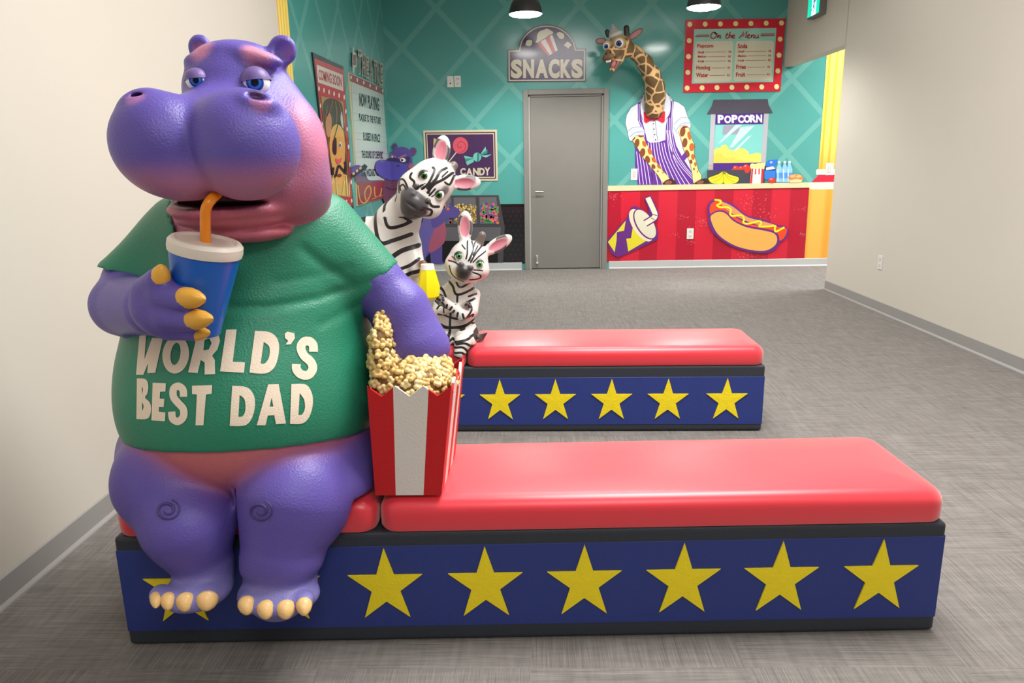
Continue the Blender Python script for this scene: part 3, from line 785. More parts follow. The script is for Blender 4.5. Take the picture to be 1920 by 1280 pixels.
# popcorn bucket ------------------------------------------------------------------------------
yb, yt = 1.966, 1.966      # front face
bx0, bx1 = xpx(704, 935, yb), xpx(828, 935, yb); tx0, tx1 = xpx(688, 725, yt), xpx(846, 725, yt)
zb = 0.472; zt = 0.80; ybk, ytk = 2.27, 2.30
bk = empty('popcorn_bucket', ((bx0+bx1)/2, 2.12, zb), 'big red and white striped popcorn bucket beside the big hippo', 'popcorn bucket')
bred = mat('bucket_red', (196, 22, 28), 0.42, 0.4, 0.8, 150); bwh = mat('bucket_white', (222, 214, 206), 0.5, 0.4, 0.8, 150)
bot = [(bx0, yb), (bx1, yb), (bx1+0.012, ybk), (bx0+0.012, ybk)]; top = [(tx0, yt), (tx1, yt), (tx1+0.012, ytk), (tx0+0.012, ytk)]
def side_panel(i, n_teeth, stripes):
    """one wall with a zigzag rim, cut into stripes"""
    (ax0, ay0), (ax1, ay1) = bot[i], bot[(i+1) % 4]; (cx0, cy0), (cx1, cy1) = top[i], top[(i+1) % 4]
    out = {0: ([], []), 1: ([], [])}; th = 0.008
    nx = Vector((ay1-ay0, -(ax1-ax0), 0)).normalized()
    for si in range(len(stripes)-1):
        f0, f1 = stripes[si], stripes[si+1]; V_, F_2 = out[si % 2]
        us = sorted({f0, f1} | {k/(2*n_teeth) for k in range(2*n_teeth+1) if f0 < k/(2*n_teeth) < f1}); base0 = len(V_)
        for uu in us:
            z_top = zt+(0.0 if round(uu*2*n_teeth) % 2 == 0 else -0.030) if abs(uu*2*n_teeth-round(uu*2*n_teeth)) < 1e-6 else zt-0.03*(1-abs((uu*2*n_teeth) % 2-1))
            B = Vector((ax0+(ax1-ax0)*uu, ay0+(ay1-ay0)*uu, zb)); T = Vector((cx0+(cx1-cx0)*uu, cy0+(cy1-cy0)*uu, z_top))
            V_ += [tuple(B), tuple(T), tuple(B-nx*th), tuple(T-nx*th)]
        m_ = len(us)
        for k in range(m_-1):
            a_, b_ = base0+4*k, base0+4*(k+1)
            F_2 += [[a_, b_, b_+1, a_+1], [a_+2, a_+3, b_+3, b_+2], [a_+1, b_+1, b_+3, a_+3]]
    return out
acc = {0: ([], []), 1: ([], [])}
for i, teeth, st_ in ((0, 3, (0, 0.31, 0.73, 1.0)), (1, 4, (0, 0.2, 0.4, 0.6, 0.8, 1.0)), (2, 3, (0, 0.3, 0.7, 1.0)), (3, 4, (0, 0.2, 0.4, 0.6, 0.8, 1.0))):
    o_ = side_panel(i, teeth, st_)
    for c_ in (0, 1):
        n0 = len(acc[c_][0]); acc[c_][0].extend(o_[c_][0]); acc[c_][1].extend([[q+n0 for q in f] for f in o_[c_][1]])
mesh('carton', acc[0][0]+[(x, y, zb+0.001) for x, y in bot], acc[0][1]+[[len(acc[0][0])+k for k in (3, 2, 1, 0)]], bred, bk)
mesh('white_stripes', acc[1][0], acc[1][1], bwh, bk)
# heap of popcorn
HP = Sculpt(); cx, cy = (tx0+tx1)/2, 2.135
HP.ell((cx, cy, zt-0.03), (0.115, 0.155, 0.085), k=0.02)
HP.ell((tx0+0.024, cy-0.01, zt+0.03), (0.036, 0.12, 0.15), k=0.03)
Fh, lh = HP.field(0.008); Vh, Qh = surface_nets(Fh, lh, 0.008)
heap = mesh('popcorn', Vh, Qh, mat('popcorn_gap_shade', (112, 80, 38), 0.5, 0.4, 0.6, 60, var=0.3), bk, smooth=True); heap['kind'] = 'stuff'  # dark core colour paints in the shade between the kernels
bvh_h = bvh_of(Vh, Qh)
pk = [mat('popcorn_gold', (222, 188, 118), 0.35, 0.5, 0.4, 60, var=0.25), mat('popcorn_pale', (238, 212, 150), 0.35, 0.5, 0.4, 60, var=0.25)]
def kernel_mesh(seed):
    rnd = random.Random(seed); K = Sculpt()
    n_ = rnd.choice((3, 4, 4, 5))
    for k in range(n_):
        a = 2*math.pi*k/n_+rnd.uniform(-0.3, 0.3); r = 0.0085; K.ell((r*math.cos(a), r*math.sin(a), rnd.uniform(-0.002, 0.003)), (0.0078, 0.0078, 0.0075), k=0.003)
    K.ell((0, 0, 0.009), (0.0045, 0.0045, 0.006), k=0.002, op='s')
    f, l = K.field(0.0028, pad=0.006); v, q = surface_nets(f, l, 0.0028)
    me = bpy.data.meshes.new('popcorn_kernel'); me.from_pydata(v.tolist(), [], q.tolist()); me.polygons.foreach_set('use_smooth', [True]*len(me.polygons)); me.materials.append(pk[seed % 2]); return me
KM = [kernel_mesh(i) for i in range(8)]
rnd = random.Random(11); placed = []; off = np.array(bk.location); nk = 0; rest = []
for tr in range(9000):
    px, py = rnd.uniform(686, 872), rnd.uniform(585, 745)
    hh = hit_px(bvh_h, px, py)
    if hh[0] is None: continue
    p = np.array(hh[0]); sz = rnd.uniform(0.85, 1.2)
    if any(np.linalg.norm(p-q) < 0.0215*(sz+s2)/2 for q, s2 in placed): continue
    if p[2] < zt-0.055: continue
    placed.append((p, sz))
    no = Vector(hh[1]); dirv = (no+Vector((rnd.uniform(-.5, .5), rnd.uniform(-.7, 0.1), rnd.uniform(-.4, .5)))).normalized()
    M = dirv.to_track_quat('Z', 'Y').to_matrix().to_4x4() @ Matrix.Rotation(rnd.uniform(0, 6.28), 4, 'Z') @ Matrix.Scale(sz, 4)
    rest.append((p, M))
for p, M in rest[:100]:
    o = bpy.data.objects.new('popcorn_kernel', KM[nk % 8]); C.objects.link(o); o.parent = bk; M = M.copy(); M.translation = Vector(p-off); o.matrix_local = M; nk += 1
if len(rest) > 100:
    Vx = []; Fx = []
    for p, M in rest[100:]:
        me_ = KM[nk % 8]; n0 = len(Vx); nk += 1
        Vx += [tuple(Vector(p)+M.to_3x3()@v.co) for v in me_.vertices]; Fx += [[n0+i for i in f.vertices] for f in me_.polygons]
    o = mesh('popcorn_heap', Vx, Fx, pk[0], bk, smooth=True); o['kind'] = 'stuff'
# ---------------------------------------------------------------- zebras
def seg_dist(X, Z, pts):
    d = np.full(len(X), 9.0)
    for (x0, z0), (x1, z1) in zip(pts[:-1], pts[1:]):
        ux, uz = x1-x0, z1-z0; L2 = ux*ux+uz*uz+1e-12; t = np.clip(((X-x0)*ux+(Z-z0)*uz)/L2, 0, 1)
        d = np.minimum(d, np.hypot(X-x0-t*ux, Z-z0-t*uz))
    return d
def stripe_field(V, lines, Y, conv, off=None):
    """painted stripes: distance to lines drawn on the figure's front elevation"""
    out = np.full(len(V), 0.2)
    for pts, wd in lines:
        P = [at_y(*conv(x, y), Y) for x, y in pts]; u = scale_at(P[0])
        P2 = catmull([(p[0], p[2]) for p in P], 5, False) if len(P) > 2 else [(p[0], p[2]) for p in P]
        d = seg_dist(V[:, 0], V[:, 2], P2); out = np.minimum(out, d-wd*u/2)
    return out
def zebra_mat(name):
    t = NT(name); a = t.n('ShaderNodeVertexColor', layer_name='paint').outputs[0]; s_ = t.n('ShaderNodeAttribute', attribute_name='stripe').outputs['Fac']
    f = t.smooth(s_, 0.0009, -0.0009)
    t.base(t.mix(f, a, lin((34, 32, 34))), 0.35, 0.4); t.bump(t.noise(t.obj(), 160, 2), 0.12, 0.002); return t.m
zm = zebra_mat('zebra_paint')
WHT = (214, 210, 205); GRY = (70, 68, 70); DRK = (42, 40, 42); PIN = (206, 120, 138); BRN = (110, 100, 94)
def ear(Zs, base, tip, wd, Y, dark_tip=True):
    (bx, by), (tx, ty) = base, tip; L_ = math.hypot(tx-bx, ty-by); ang = math.degrees(math.atan2(ty-by, tx-bx))+90
    cx, cy = bx*0.48+tx*0.52, by*0.48+ty*0.52
    Zs.ell(cx, cy, Y, wd/2, wd*0.28, L_*0.60, ang=ang, k=5, col=WHT)
    Zs.cone((bx, by, Y), (cx, cy, Y), wd*0.30, wd*0.34, k=6, col=WHT)
    Zs.ell(cx, cy+1, Y-wd*0.30*0.0029, wd*0.33, wd*0.22, L_*0.42, ang=ang, k=3, op='s')
    return (cx, cy, Y, wd, L_, ang)
def ear_paint(V, col, e):
    cx, cy, Y, wd, L_, ang = e; c = at_y(cx, cy, Y); u = scale_at(c); q = (V-c)@rot_img(ang).T/u
    rr = np.sqrt((q[:, 0]/(wd*0.36))**2+(q[:, 2]/(L_*0.46))**2); near = (np.abs(q[:, 1]) < wd*0.5) & (rr < 2.2)
    front = q[:, 1] < wd*0.12
    inner = (1-ss(rr, 0.75, 1.0))*near*front
    rim = ss(rr, 0.8, 1.05)*(1-ss(rr, 1.25, 1.5))*near*(q[:, 2] > -L_*0.3)*(np.sin(q[:, 2]/L_*7.5+q[:, 0]*0.12+0.6) > -0.45)*(q[:, 2] < L_*0.42)*front
    return blend(blend(col, DRK, 0.9*rim), PIN, 0.92*inner)
# adult ------------------------------------------------------------------------
z1 = lambda x, y: (720+x/7.53, 250+y/7.53)
z5 = lambda x, y: (640+x/2.908, 230+y/2.908)
A = Px(); YA = 3.92
A.ell(800, 352, YA-0.03, 54, 42, 43, ang=-45, k=16, col=WHT)
A.ell(816, 336, YA, 37, 38, 36, ang=-45, k=16, col=WHT)
A.ell(775, 352, YA-0.05, 29, 30, 28, k=14, col=WHT)
A.ell(800, 384, YA-0.06, 30, 30, 24, ang=30, k=14, col=WHT)
A.ell(777, 380, YA-0.13, 22, 24, 29, ang=-45, k=9, col=GRY)
A.ell(771, 391, YA-0.11, 19, 22, 22, ang=-45, k=7, col=GRY)
A.ell(781, 350, YA-0.20, 6.5, 6, 6.5, k=4, col=GRY); A.ell(802, 377, YA-0.20, 6.5, 6, 6.5, k=4, col=GRY)
A.ell(781, 351, YA-0.225, 2.8, 4, 3.5, k=2, op='s'); A.ell(802, 378, YA-0.225, 2.8, 4, 3.5, k=2, op='s')
A.ell(769, 386, YA-0.22, 3, 16, 24, ang=-52, k=4, op='s')
A.cone((850, 311, YA+0.02), (838, 322, YA+0.01), 9, 13, k=6, col=BRN)
A.cone((770, 376, YA+0.05), (744, 420, YA+0.07), 31, 40, k=16, col=WHT)
A.cone((744, 420, YA+0.07), (728, 470, YA+0.10), 40, 58, k=14, col=WHT)
A.cone((728, 470, YA+0.10), (726, 590, YA+0.08), 60, 70, k=14, col=WHT)
A.cone((690, 440, YA+0.12), (668, 500, YA+0.10), 34, 30, k=14, col=WHT)
A.cone((770, 462, YA+0.05), (783, 505, YA-0.03), 20, 15, k=12, col=WHT)
A.cone((783, 505, YA-0.03), (794, 494, YA-0.06), 13, 7, k=6, col=(120, 84, 66))
A.cone((700, 628, YA+0.02), (690, 640, YA-0.16), 30, 27, k=12, col=WHT)
A.cone((752, 628, YA+0.02), (756, 640, YA-0.16), 30, 27, k=12, col=WHT)
e1 = ear(A, (822, 308), (833, 260), 33, YA+0.03); e2 = ear(A, (846, 343), (896, 342), 30, YA+0.02)
Fz, lz = A.S.field(0.0055)
def seat_cut(F, lo, hh, zc, yf):
    g = [lo[i]+hh*np.arange(F.shape[i]) for i in range(3)]; G_ = np.meshgrid(*g, indexing='ij', sparse=True)
    return np.maximum(F, -np.maximum(G_[2]-zc, yf+0.0*G_[0]-G_[1]))
Fz = seat_cut(Fz, lz, 0.0055, 0.472, 3.725); VZ, QZ = surface_nets(Fz, lz, 0.0055); VZ = relax(VZ, QZ, 2)
col = A.S.paint(VZ, 0.004); V = VZ
for e in (e1, e2): col = ear_paint(VZ, col, e)
spot(794, 330, YA-0.1, 17, (60, 58, 62), 0.75); spot(824, 364, YA-0.1, 17, (60, 58, 62), 0.75)
spot(806, 322, YA-0.1, 12, (70, 68, 72), 0.5); spot(836, 357, YA-0.1, 14, (50, 48, 52), 0.8)
adult = empty('zebra_statue', at_y(728, 640, YA+0.02), 'larger zebra statue with tilted head peering from behind the big hippo', 'statue')
za = mesh('body', VZ, QZ, zm, adult, smooth=True); set_paint(za, col)
LN = [([(700, 480), (725, 530), (650, 700), (560, 780)], 4), ([(880, 490), (800, 540), (750, 640), (640, 770)], 4.5), ([(960, 560), (860, 640), (720, 720), (640, 830)], 4.5), ([(900, 540), (830, 610)], 2.5),
      ([(980, 600), (930, 720), (870, 690)], 3.5), ([(400, 560), (385, 620), (450, 680), (440, 740)], 4), ([(360, 760), (300, 660), (230, 650), (215, 740), (220, 830)], 3.5), ([(340, 790), (290, 720), (240, 750), (250, 800)], 3),
      ([(660, 960), (700, 1020), (780, 1030)], 4.5), ([(560, 1060), (610, 1090), (590, 1120)], 3), ([(600, 1040), (690, 1080), (660, 1150), (560, 1170), (470, 1150)], 4), ([(560, 720), (520, 740)], 2.5), ([(660, 870), (740, 780)], 3), ([(690, 890), (770, 830)], 2), ([(500, 780), (600, 700)], 2)]
st1 = stripe_field(VZ, [(p, w_*1.12) for p, w_ in LN], YA-0.08, z1)
LN5 = [([(318, 380), (305, 440), (320, 500), (400, 508)], 5), ([(300, 375), (240, 440), (250, 520), (275, 565), (340, 555), (385, 535)], 5), ([(180, 470), (195, 560), (230, 645), (300, 632), (385, 605)], 6), ([(95, 505), (110, 540)], 8),
       ([(285, 728), (340, 690), (420, 668)], 7), ([(320, 790), (380, 770), (430, 735)], 5), ([(350, 830), (400, 805), (440, 795)], 6), ([(60, 560), (130, 640), (230, 645)], 5), ([(100, 760), (180, 790), (320, 790)], 6), ([(100, 900), (200, 930), (400, 900)], 6), ([(100, 1050), (200, 1070), (420, 1040)], 6), ([(385, 535), (350, 510)], 4)]
st5 = stripe_field(VZ, [(p, w_*1.25) for p, w_ in LN5], YA+0.02, z5)
hz = at_y(765, 392, YA)[2]; nk_ = at_y(760, 395, YA-0.02)
isneck = (VZ[:, 2] < at_y(760, 404, YA)[2]) | ((VZ[:, 1] > YA-0.02) & (VZ[:, 0]+VZ[:, 2]*0.9 < at_y(760, 375, YA)[0]+at_y(760, 375, YA)[2]*0.9))
set_attr(za, np.where(isneck, st5, st1), 'stripe')
bva = bvh_of(VZ, QZ)
zl_ = mat('zebra_eyelid', (44, 42, 46), 0.4)
for px, py, r in ((795, 329, 9.8), (823, 365, 9.8)):
    c, rr = seat_eye(bva, px, py, r, 0.30, None); lk = CAM-c; lk = lk/np.linalg.norm(lk)+np.array([0.0, 0, -0.05])
    eye(adult, c, rr, lk, (78, 140, 62), iris_deg=40, pupil_deg=22, lid=-32, lid_mat=zl_, lid_tilt=-35, iris2=(40, 84, 36))
# yellow tub it holds
tb = at_y(804, 560, YA-0.13); tt = at_y(801, 495, YA-0.13); ax = tt-tb; Lt = np.linalg.norm(ax); axn = ax/Lt; u = scale_at(tb)
tubo = empty('yellow_tub', tb, 'bright yellow tub with white rim held by the larger zebra', 'tub')
lathe('tub_wall', [(14*u, 0), (20*u, Lt*0.08), (22*u, Lt*0.35), (13.5*u, Lt*0.86)], tb, mat('tub_yellow', (248, 226, 10), 0.4), tubo, 8, axn)
lathe('rim', [(13.6*u, Lt*0.85), (12*u, Lt), (10.5*u, Lt), (11*u, Lt*0.94), (0.0001, Lt*0.94)], tb, mat('tub_white', (240, 238, 226), 0.4), tubo, 24, axn)
# foal -------------------------------------------------------------------------
z2 = lambda x, y: (800+x/4.57, 390+y/4.57)
K = Px(); YF = 3.90
K.ell(878, 488, YF, 37, 34, 38, ang=14, k=8, col=WHT)
K.ell(872, 508, YF-0.02, 33, 30, 23, ang=14, k=10, col=WHT)
K.ell(848, 495, YF-0.02, 14, 20, 16, k=8, col=WHT); K.ell(904, 506, YF-0.02, 14, 20, 16, k=8, col=WHT)
K.ell(870, 508, YF-0.085, 15, 14, 13, ang=14, k=5, col=DRK)
K.ell(868, 516, YF-0.08, 13, 12, 8, ang=14, k=5, col=DRK)
K.ell(865, 496, YF-0.10, 5, 6, 4.5, k=3, col=GRY); K.ell(882, 502, YF-0.10, 5, 6, 4.5, k=3, col=GRY)
K.cone((896, 460, YF), (904, 441, YF-0.005), 9.5, 7.5, k=3, col=BRN)
K.cone((867, 525, YF+0.04), (860, 548, YF+0.05), 15, 20, k=8, col=WHT)
K.cone((860, 550, YF+0.05), (856, 625, YF+0.06), 30, 34, k=10, col=WHT)
K.ell(858, 548, YF+0.05, 34, 26, 14, k=8, col=WHT)
K.cone((828, 548, YF+0.04), (820, 583, YF-0.01), 11, 10, k=5, col=WHT)
K.cone((820, 583, YF-0.01), (868, 574, YF-0.075), 9.5, 7, k=4, col=WHT)
K.cone((870, 574, YF-0.08), (877, 572, YF-0.08), 7, 7, k=2, col=BRN)
K.cone((890, 552, YF+0.04), (886, 582, YF-0.03), 11, 10.5, k=5, col=WHT)
K.cone((884, 584, YF-0.03), (866, 590, YF-0.09), 10.5, 10, k=4, col=WHT)
K.cone((866, 590, YF-0.09), (834, 565, YF-0.105), 9.5, 7.5, k=4, col=WHT)
K.cone((832, 564, YF-0.105), (825, 561, YF-0.10), 7.5, 8, k=2, col=BRN)
K.cone((872, 628, YF+0.04), (872, 640, YF-0.10), 26, 21, k=8, col=WHT)
K.cone((872, 636, YF-0.10), (868, 642, YF-0.17), 19, 15, k=6, col=WHT); K.cone((868, 642, YF-0.17), (862, 662, YF-0.20), 15, 11, k=6, col=WHT)
K.cone((832, 632, YF+0.03), (826, 642, YF-0.11), 24, 20, k=8, col=WHT)
K.cone((826, 638, YF-0.11), (827, 644, YF-0.17), 18, 15, k=6, col=WHT); K.cone((827, 644, YF-0.17), (828, 664, YF-0.20), 15, 11, k=6, col=WHT)
K.cone((884, 634, YF+0.05), (901, 633, YF-0.03), 5, 6.5, k=4, col=BRN); K.cone((901, 633, YF-0.03), (913, 624, YF-0.05), 6.5, 1.5, k=4, col=GRY)
e1 = ear(K, (871, 450), (873, 401), 28, YF+0.02); e2 = ear(K, (912, 471), (955, 446), 26, YF+0.02)
Fz, lz = K.S.field(0.004); Fz = seat_cut(Fz, lz, 0.004, 0.472, 3.722); VK, QK = surface_nets(Fz, lz, 0.004); VK = relax(VK, QK, 2)
col = K.S.paint(VK, 0.004); V = VK
for e in (e1, e2): col = ear_paint(VK, col, e)
spot(860, 478, YF-0.09, 12, (70, 66, 68), 0.6); spot(901, 493, YF-0.09, 13, (50, 46, 48), 0.7)
spot(845, 487, YF-0.06, 9, (220, 130, 140), 0.6); spot(904, 513, YF-0.05, 11, (220, 120, 135), 0.7)
spot(853, 504, YF-0.08, 5, (40, 36, 38), 0.9); spot(884, 517, YF-0.08, 6, (40, 36, 38), 0.9)
foal = empty('zebra_statue', at_y(856, 640, YF), 'small zebra foal statue sitting with folded arms on the farther bench', 'statue')
zf = mesh('body', VK, QK, zm, foal, smooth=True); set_paint(zf, col)
LH = [([(345, 290), (350, 380), (340, 430)], 3), ([(380, 290), (400, 350), (370, 440)], 3), ([(410, 300), (390, 380), (360, 450)], 2.6), ([(470, 330), (420, 390), (380, 460)], 3), ([(435, 330), (400, 400)], 2.4), ([(300, 320), (330, 350)], 2.5), ([(500, 380), (440, 420), (400, 460)], 2.6),
      ([(188, 450), (240, 460), (275, 480)], 2.8), ([(215, 415), (250, 440)], 2), ([(400, 545), (460, 575), (450, 605), (370, 610)], 3), ([(410, 525), (480, 535)], 2.5), ([(195, 490), (215, 560), (260, 600), (320, 628)], 2.4)]
LB = [([(232, 600), (285, 680), (370, 640)], 4), ([(160, 625), (220, 670), (265, 740), (420, 690)], 4.5), ([(265, 740), (262, 800)], 4), ([(205, 900), (200, 1000), (205, 1120)], 4.5), ([(100, 905), (200, 935), (300, 945), (400, 900)], 4), ([(120, 1010), (200, 1022), (330, 1005), (415, 965)], 5), ([(135, 1090), (210, 1098), (330, 1070), (425, 1050)], 4.5),
      ([(100, 690), (140, 720), (160, 760)], 5), ([(75, 740), (130, 760)], 4), ([(70, 800), (110, 830)], 4), ([(90, 860), (120, 830), (180, 850)], 3.5), ([(360, 760), (420, 745)], 4), ([(340, 810), (410, 780)], 4), ([(370, 820), (390, 860), (350, 920)], 4), ([(150, 780), (165, 810)], 4), ([(190, 800), (180, 840)], 4), ([(230, 820), (200, 860)], 4), ([(250, 850), (220, 890)], 4), ([(280, 870), (265, 930)], 4), ([(320, 880), (330, 920)], 4), ([(150, 840), (150, 890)], 3),
      ([(280, 1100), (350, 1090), (400, 1130), (410, 1190)], 4), ([(255, 1130), (330, 1120), (370, 1160), (375, 1210)], 4), ([(250, 1170), (320, 1160), (350, 1190), (340, 1230)], 4), ([(270, 1200), (320, 1215)], 5), ([(420, 1060), (440, 1110)], 4), ([(385, 1000), (420, 1010)], 3), ([(395, 925), (405, 900)], 3), ([(140, 1120), (190, 1130)], 4), ([(120, 1160), (180, 1180)], 4)]
st = np.where(VK[:, 2] > at_y(866, 527, YF)[2], stripe_field(VK, LH, YF-0.07, z2), stripe_field(VK, LB, YF-0.03, z2))
darkm = np.linalg.norm(VK-at_y(870, 508, YF-0.085), axis=1) < 12*0.0029
set_attr(zf, np.where(darkm, 0.2, st), 'stripe')
bvk = bvh_of(VK, QK)
for px, py, r in ((860.5, 480, 8.6), (899, 495.5, 8.6)):
    c, rr = seat_eye(bvk, px, py, r, 0.35, None); lk = CAM-c; lk = lk/np.linalg.norm(lk)+np.array([0.02, 0, 0.0])
    eye(foal, c, rr, lk, (98, 196, 96), iris_deg=40, pupil_deg=20, lid=-30, lid_mat=zl_, lid_tilt=-14, iris2=(40, 100, 50))
# ---------------------------------------------------------------- giraffe head leaning out of the wall
z3 = lambda x, y: (1100+x/7.11, 30+y/7.11)
GS = Px()
GB = (150, 120, 84)
nk = [((900, 1230), DB-0.02, 18.5), ((912, 1080), 9.78, 18), ((910, 960), 9.71, 17.3), ((868, 800), 9.60, 15.8), ((775, 625), 9.48, 13.5), ((660, 500), 9.38, 11.5), ((540, 410), 9.32, 11)]
for (a, ya, ra), (b, yb_, rb) in zip(nk[:-1], nk[1:]): GS.cone((*z3(*a), ya), (*z3(*b), yb_), ra, rb, k=8, col=GB)
GS.ell(*z3(440, 390), 9.27, 21, 19, 18, ang=10, k=10, col=GB)
GS.ell(*z3(500, 480), 9.29, 16, 14, 12, ang=-20, k=8, col=GB)
GS.cone((*z3(370, 440), 9.22), (*z3(300, 540), 9.14), 14, 11, k=8, col=GB)
GS.ell(*z3(282, 560), 9.12, 10.5, 10, 6.5, ang=-14, k=6, col=(96, 70, 58))
GS.cone((*z3(440, 560), 9.24), (*z3(350, 690), 9.17), 9, 7, k=6, col=(150, 110, 84))
GS.ell(*z3(352, 620), 9.12, 6.5, 9, 11, ang=12, k=3, op='s')
GS.ell(*z3(430, 350), 9.17, 9.5, 9, 9.5, k=5, col=(214, 176, 124)); GS.ell(*z3(268, 395), 9.19, 7.5, 8, 9, k=5, col=(214, 176, 124))
GS.cone((*z3(535, 250), 9.30), (*z3(530, 160), 9.30), 5, 5.5, k=3, col=(48, 42, 42)); GS.cone((*z3(285, 260), 9.27), (*z3(272, 210), 9.27), 4, 4.5, k=3, col=(48, 42, 42))
def g_ear(b, t, wd, Y):
    (bx, by), (tx, ty) = z3(*b), z3(*t); L_ = math.hypot(tx-bx, ty-by); ang = math.degrees(math.atan2(ty-by, tx-bx))+90; cx, cy = (bx+tx)/2, (by+ty)/2
    GS.ell(cx, cy, Y, wd/2, wd*0.25, L_*0.56, ang=ang, k=4, col=(120, 100, 90)); GS.ell(cx, cy+0.6, Y-wd*0.3*0.0065, wd*0.34, wd*0.2, L_*0.43, ang=ang, k=2, op='s')
    return (cx, cy, Y, wd, L_, ang)
ge = [g_ear((570, 300), (738, 180), 13, 9.30), g_ear((255, 330), (118, 338), 12, 9.28)]
Fg, lg = GS.S.field(0.0095); Fg = seat_cut(Fg, lg, 0.0095, 9.0, DB-0.014); VG, QG = surface_nets(Fg, lg, 0.0095); VG = relax(VG, QG, 1)
V = VG; col = GS.S.paint(VG, 0.01)
msk = np.zeros(len(VG)); base_c = np.asarray(lin(GB)); msk = 1-ss(np.abs(col-base_c).sum(1), 0.02, 0.10)
for e in ge:
    cx, cy, Y, wd, L_, ang = e; c = at_y(cx, cy, Y); u = scale_at(c); q = (VG-c)@rot_img(ang).T/u
    rr = np.sqrt((q[:, 0]/(wd*0.36))**2+(q[:, 2]/(L_*0.45))**2); col = blend(col, (176, 116, 120), 0.9*(1-ss(rr, 0.75, 1))*(np.abs(q[:, 1]) < wd*0.4)*(q[:, 1] < wd*0.1))
spot(*z3(352, 615), 9.14, 13, (150, 62, 74), 0.95)
gm = NT('giraffe_hide'); a = gm.n('ShaderNodeVertexColor', layer_name='paint').outputs[0]; mk = gm.n('ShaderNodeAttribute', attribute_name='hide').outputs['Fac']
vo = gm.n('ShaderNodeTexVoronoi', feature='DISTANCE_TO_EDGE'); gm.l(gm.pos(), vo.inputs['Vector']); vo.inputs['Scale'].default_value = 7.5; vo.inputs['Randomness'].default_value = 0.85
vf = gm.smooth(vo.outputs['Distance'], 0.055, 0.085); gp = gm.mix(vf, lin((226, 184, 130)), lin((112, 86, 56)))
gm.base(gm.mix(mk, a, gp), 0.4, 0.4)
gir = empty('giraffe_sculpture', (float(VG[:, 0].mean()), DB, float(VG[:, 2].min())), 'sculpted giraffe head and long curved neck leaning out of the teal wall', 'sculpture')
gb = mesh('body', VG, QG, gm.m, gir, smooth=True); set_paint(gb, col); set_attr(gb, msk, 'hide')
bvg = bvh_of(VG, QG)
for x, y, r in ((432, 362, 8.0), (262, 402, 6.2)):
    px, py = z3(x, y); c, rr = seat_eye(bvg, px, py, r, 0.25, None); lk = CAM-c; lk = lk/np.linalg.norm(lk)+np.array([-0.05, 0, -0.08])
    eye(gir, c, rr, lk, (44, 84, 170), iris_deg=40, pupil_deg=20, iris2=(26, 50, 110))
def on_px(z, x, y, Y): return at_y(*z(x, y), Y)
u = 0.0065
ball('hat', on_px(z3, 385, 250, 9.24), 1.0, mat('hat_white', (196, 194, 188), 0.6), gir, 24, (13*u, 12*u, 6*u), rot_img(-22))
hp = Sculpt(); c0 = on_px(z3, 370, 200, 9.27); hp.cone(c0+[0, 0, -0.03], c0+[-0.02, 0, 0.06], 0.075, 0.02); f_, l_ = hp.field(0.008); v_, q_ = surface_nets(f_, l_, 0.008)
mesh('hat_crown', v_, q_, mat('hat_grey', (172, 172, 170), 0.6), gir, smooth=True)
ball('tongue', on_px(z3, 355, 640, 9.13), 1.0, mat('tongue_pink', (200, 110, 124), 0.4), gir, 16, (4.2*u, 7*u, 7*u), rot_img(14))
for x, y in ((270, 606), (290, 603), (312, 598)): ball('tooth', on_px(z3, x, y, 9.085), 1.0, mat('tooth_white', (236, 232, 224), 0.3), gir, 12, (1.9*u, 1.9*u, 2.4*u))
for x, y in ((318, 488), (262, 500)): ball('nostril', on_px(z3, x, y, 9.075), 1.0, mat('nostril_dark', (52, 36, 32), 0.5), gir, 12, (1.6*u, 1.2*u, 2.4*u), rot_img(30))
# ---------------------------------------------------------------- printed graphics on the teal wall
BW = ('y', DB); LW = ('x', XL)
def pm(name, rgb, rough=0.16): return mat('print_'+name, rgb, rough, 0.45)
def zmap(ox, oy, k): return lambda sh: (setattr(sh, 'V', [(ox+x/k, oy+y/k) for x, y in sh.V]), sh)[1]
class Print:
    """one printed graphic: layers are parts, each a hair in front of the one before"""
    def __init__(s, name, label, cat, conv, anchor, plane=BW, group=None, base=0.0015, step=0.0007):
        s.root = empty(name, plane_pt(plane, *(anchor if conv is None else tuple(zmap_pt(conv, anchor)))), label, cat, group)
        s.conv = conv; s.plane = plane; s.l = base; s.step = step; s.corner = None
    def put(s, name, m, sh, thick=0.0, up=None):
        if s.conv: s.conv(sh)
        s.l += s.step if up is None else up
        o = flat_round_corner(name, sh, m, s.root, s.l, s.corner) if s.corner else flat(name, sh, m, s.root, s.plane, s.l, thick)
        if name in ('scuffs', 'hide_patches', 'damask_pattern', 'bulbs', 'apron_stripes', 'dark_stripes', 'rails', 'straw_lines'): o['kind'] = 'stuff'
        return o
def zmap_pt(conv, p):
    q = Shapes(); q.V = [tuple(p)]; conv(q); return q.V[0]
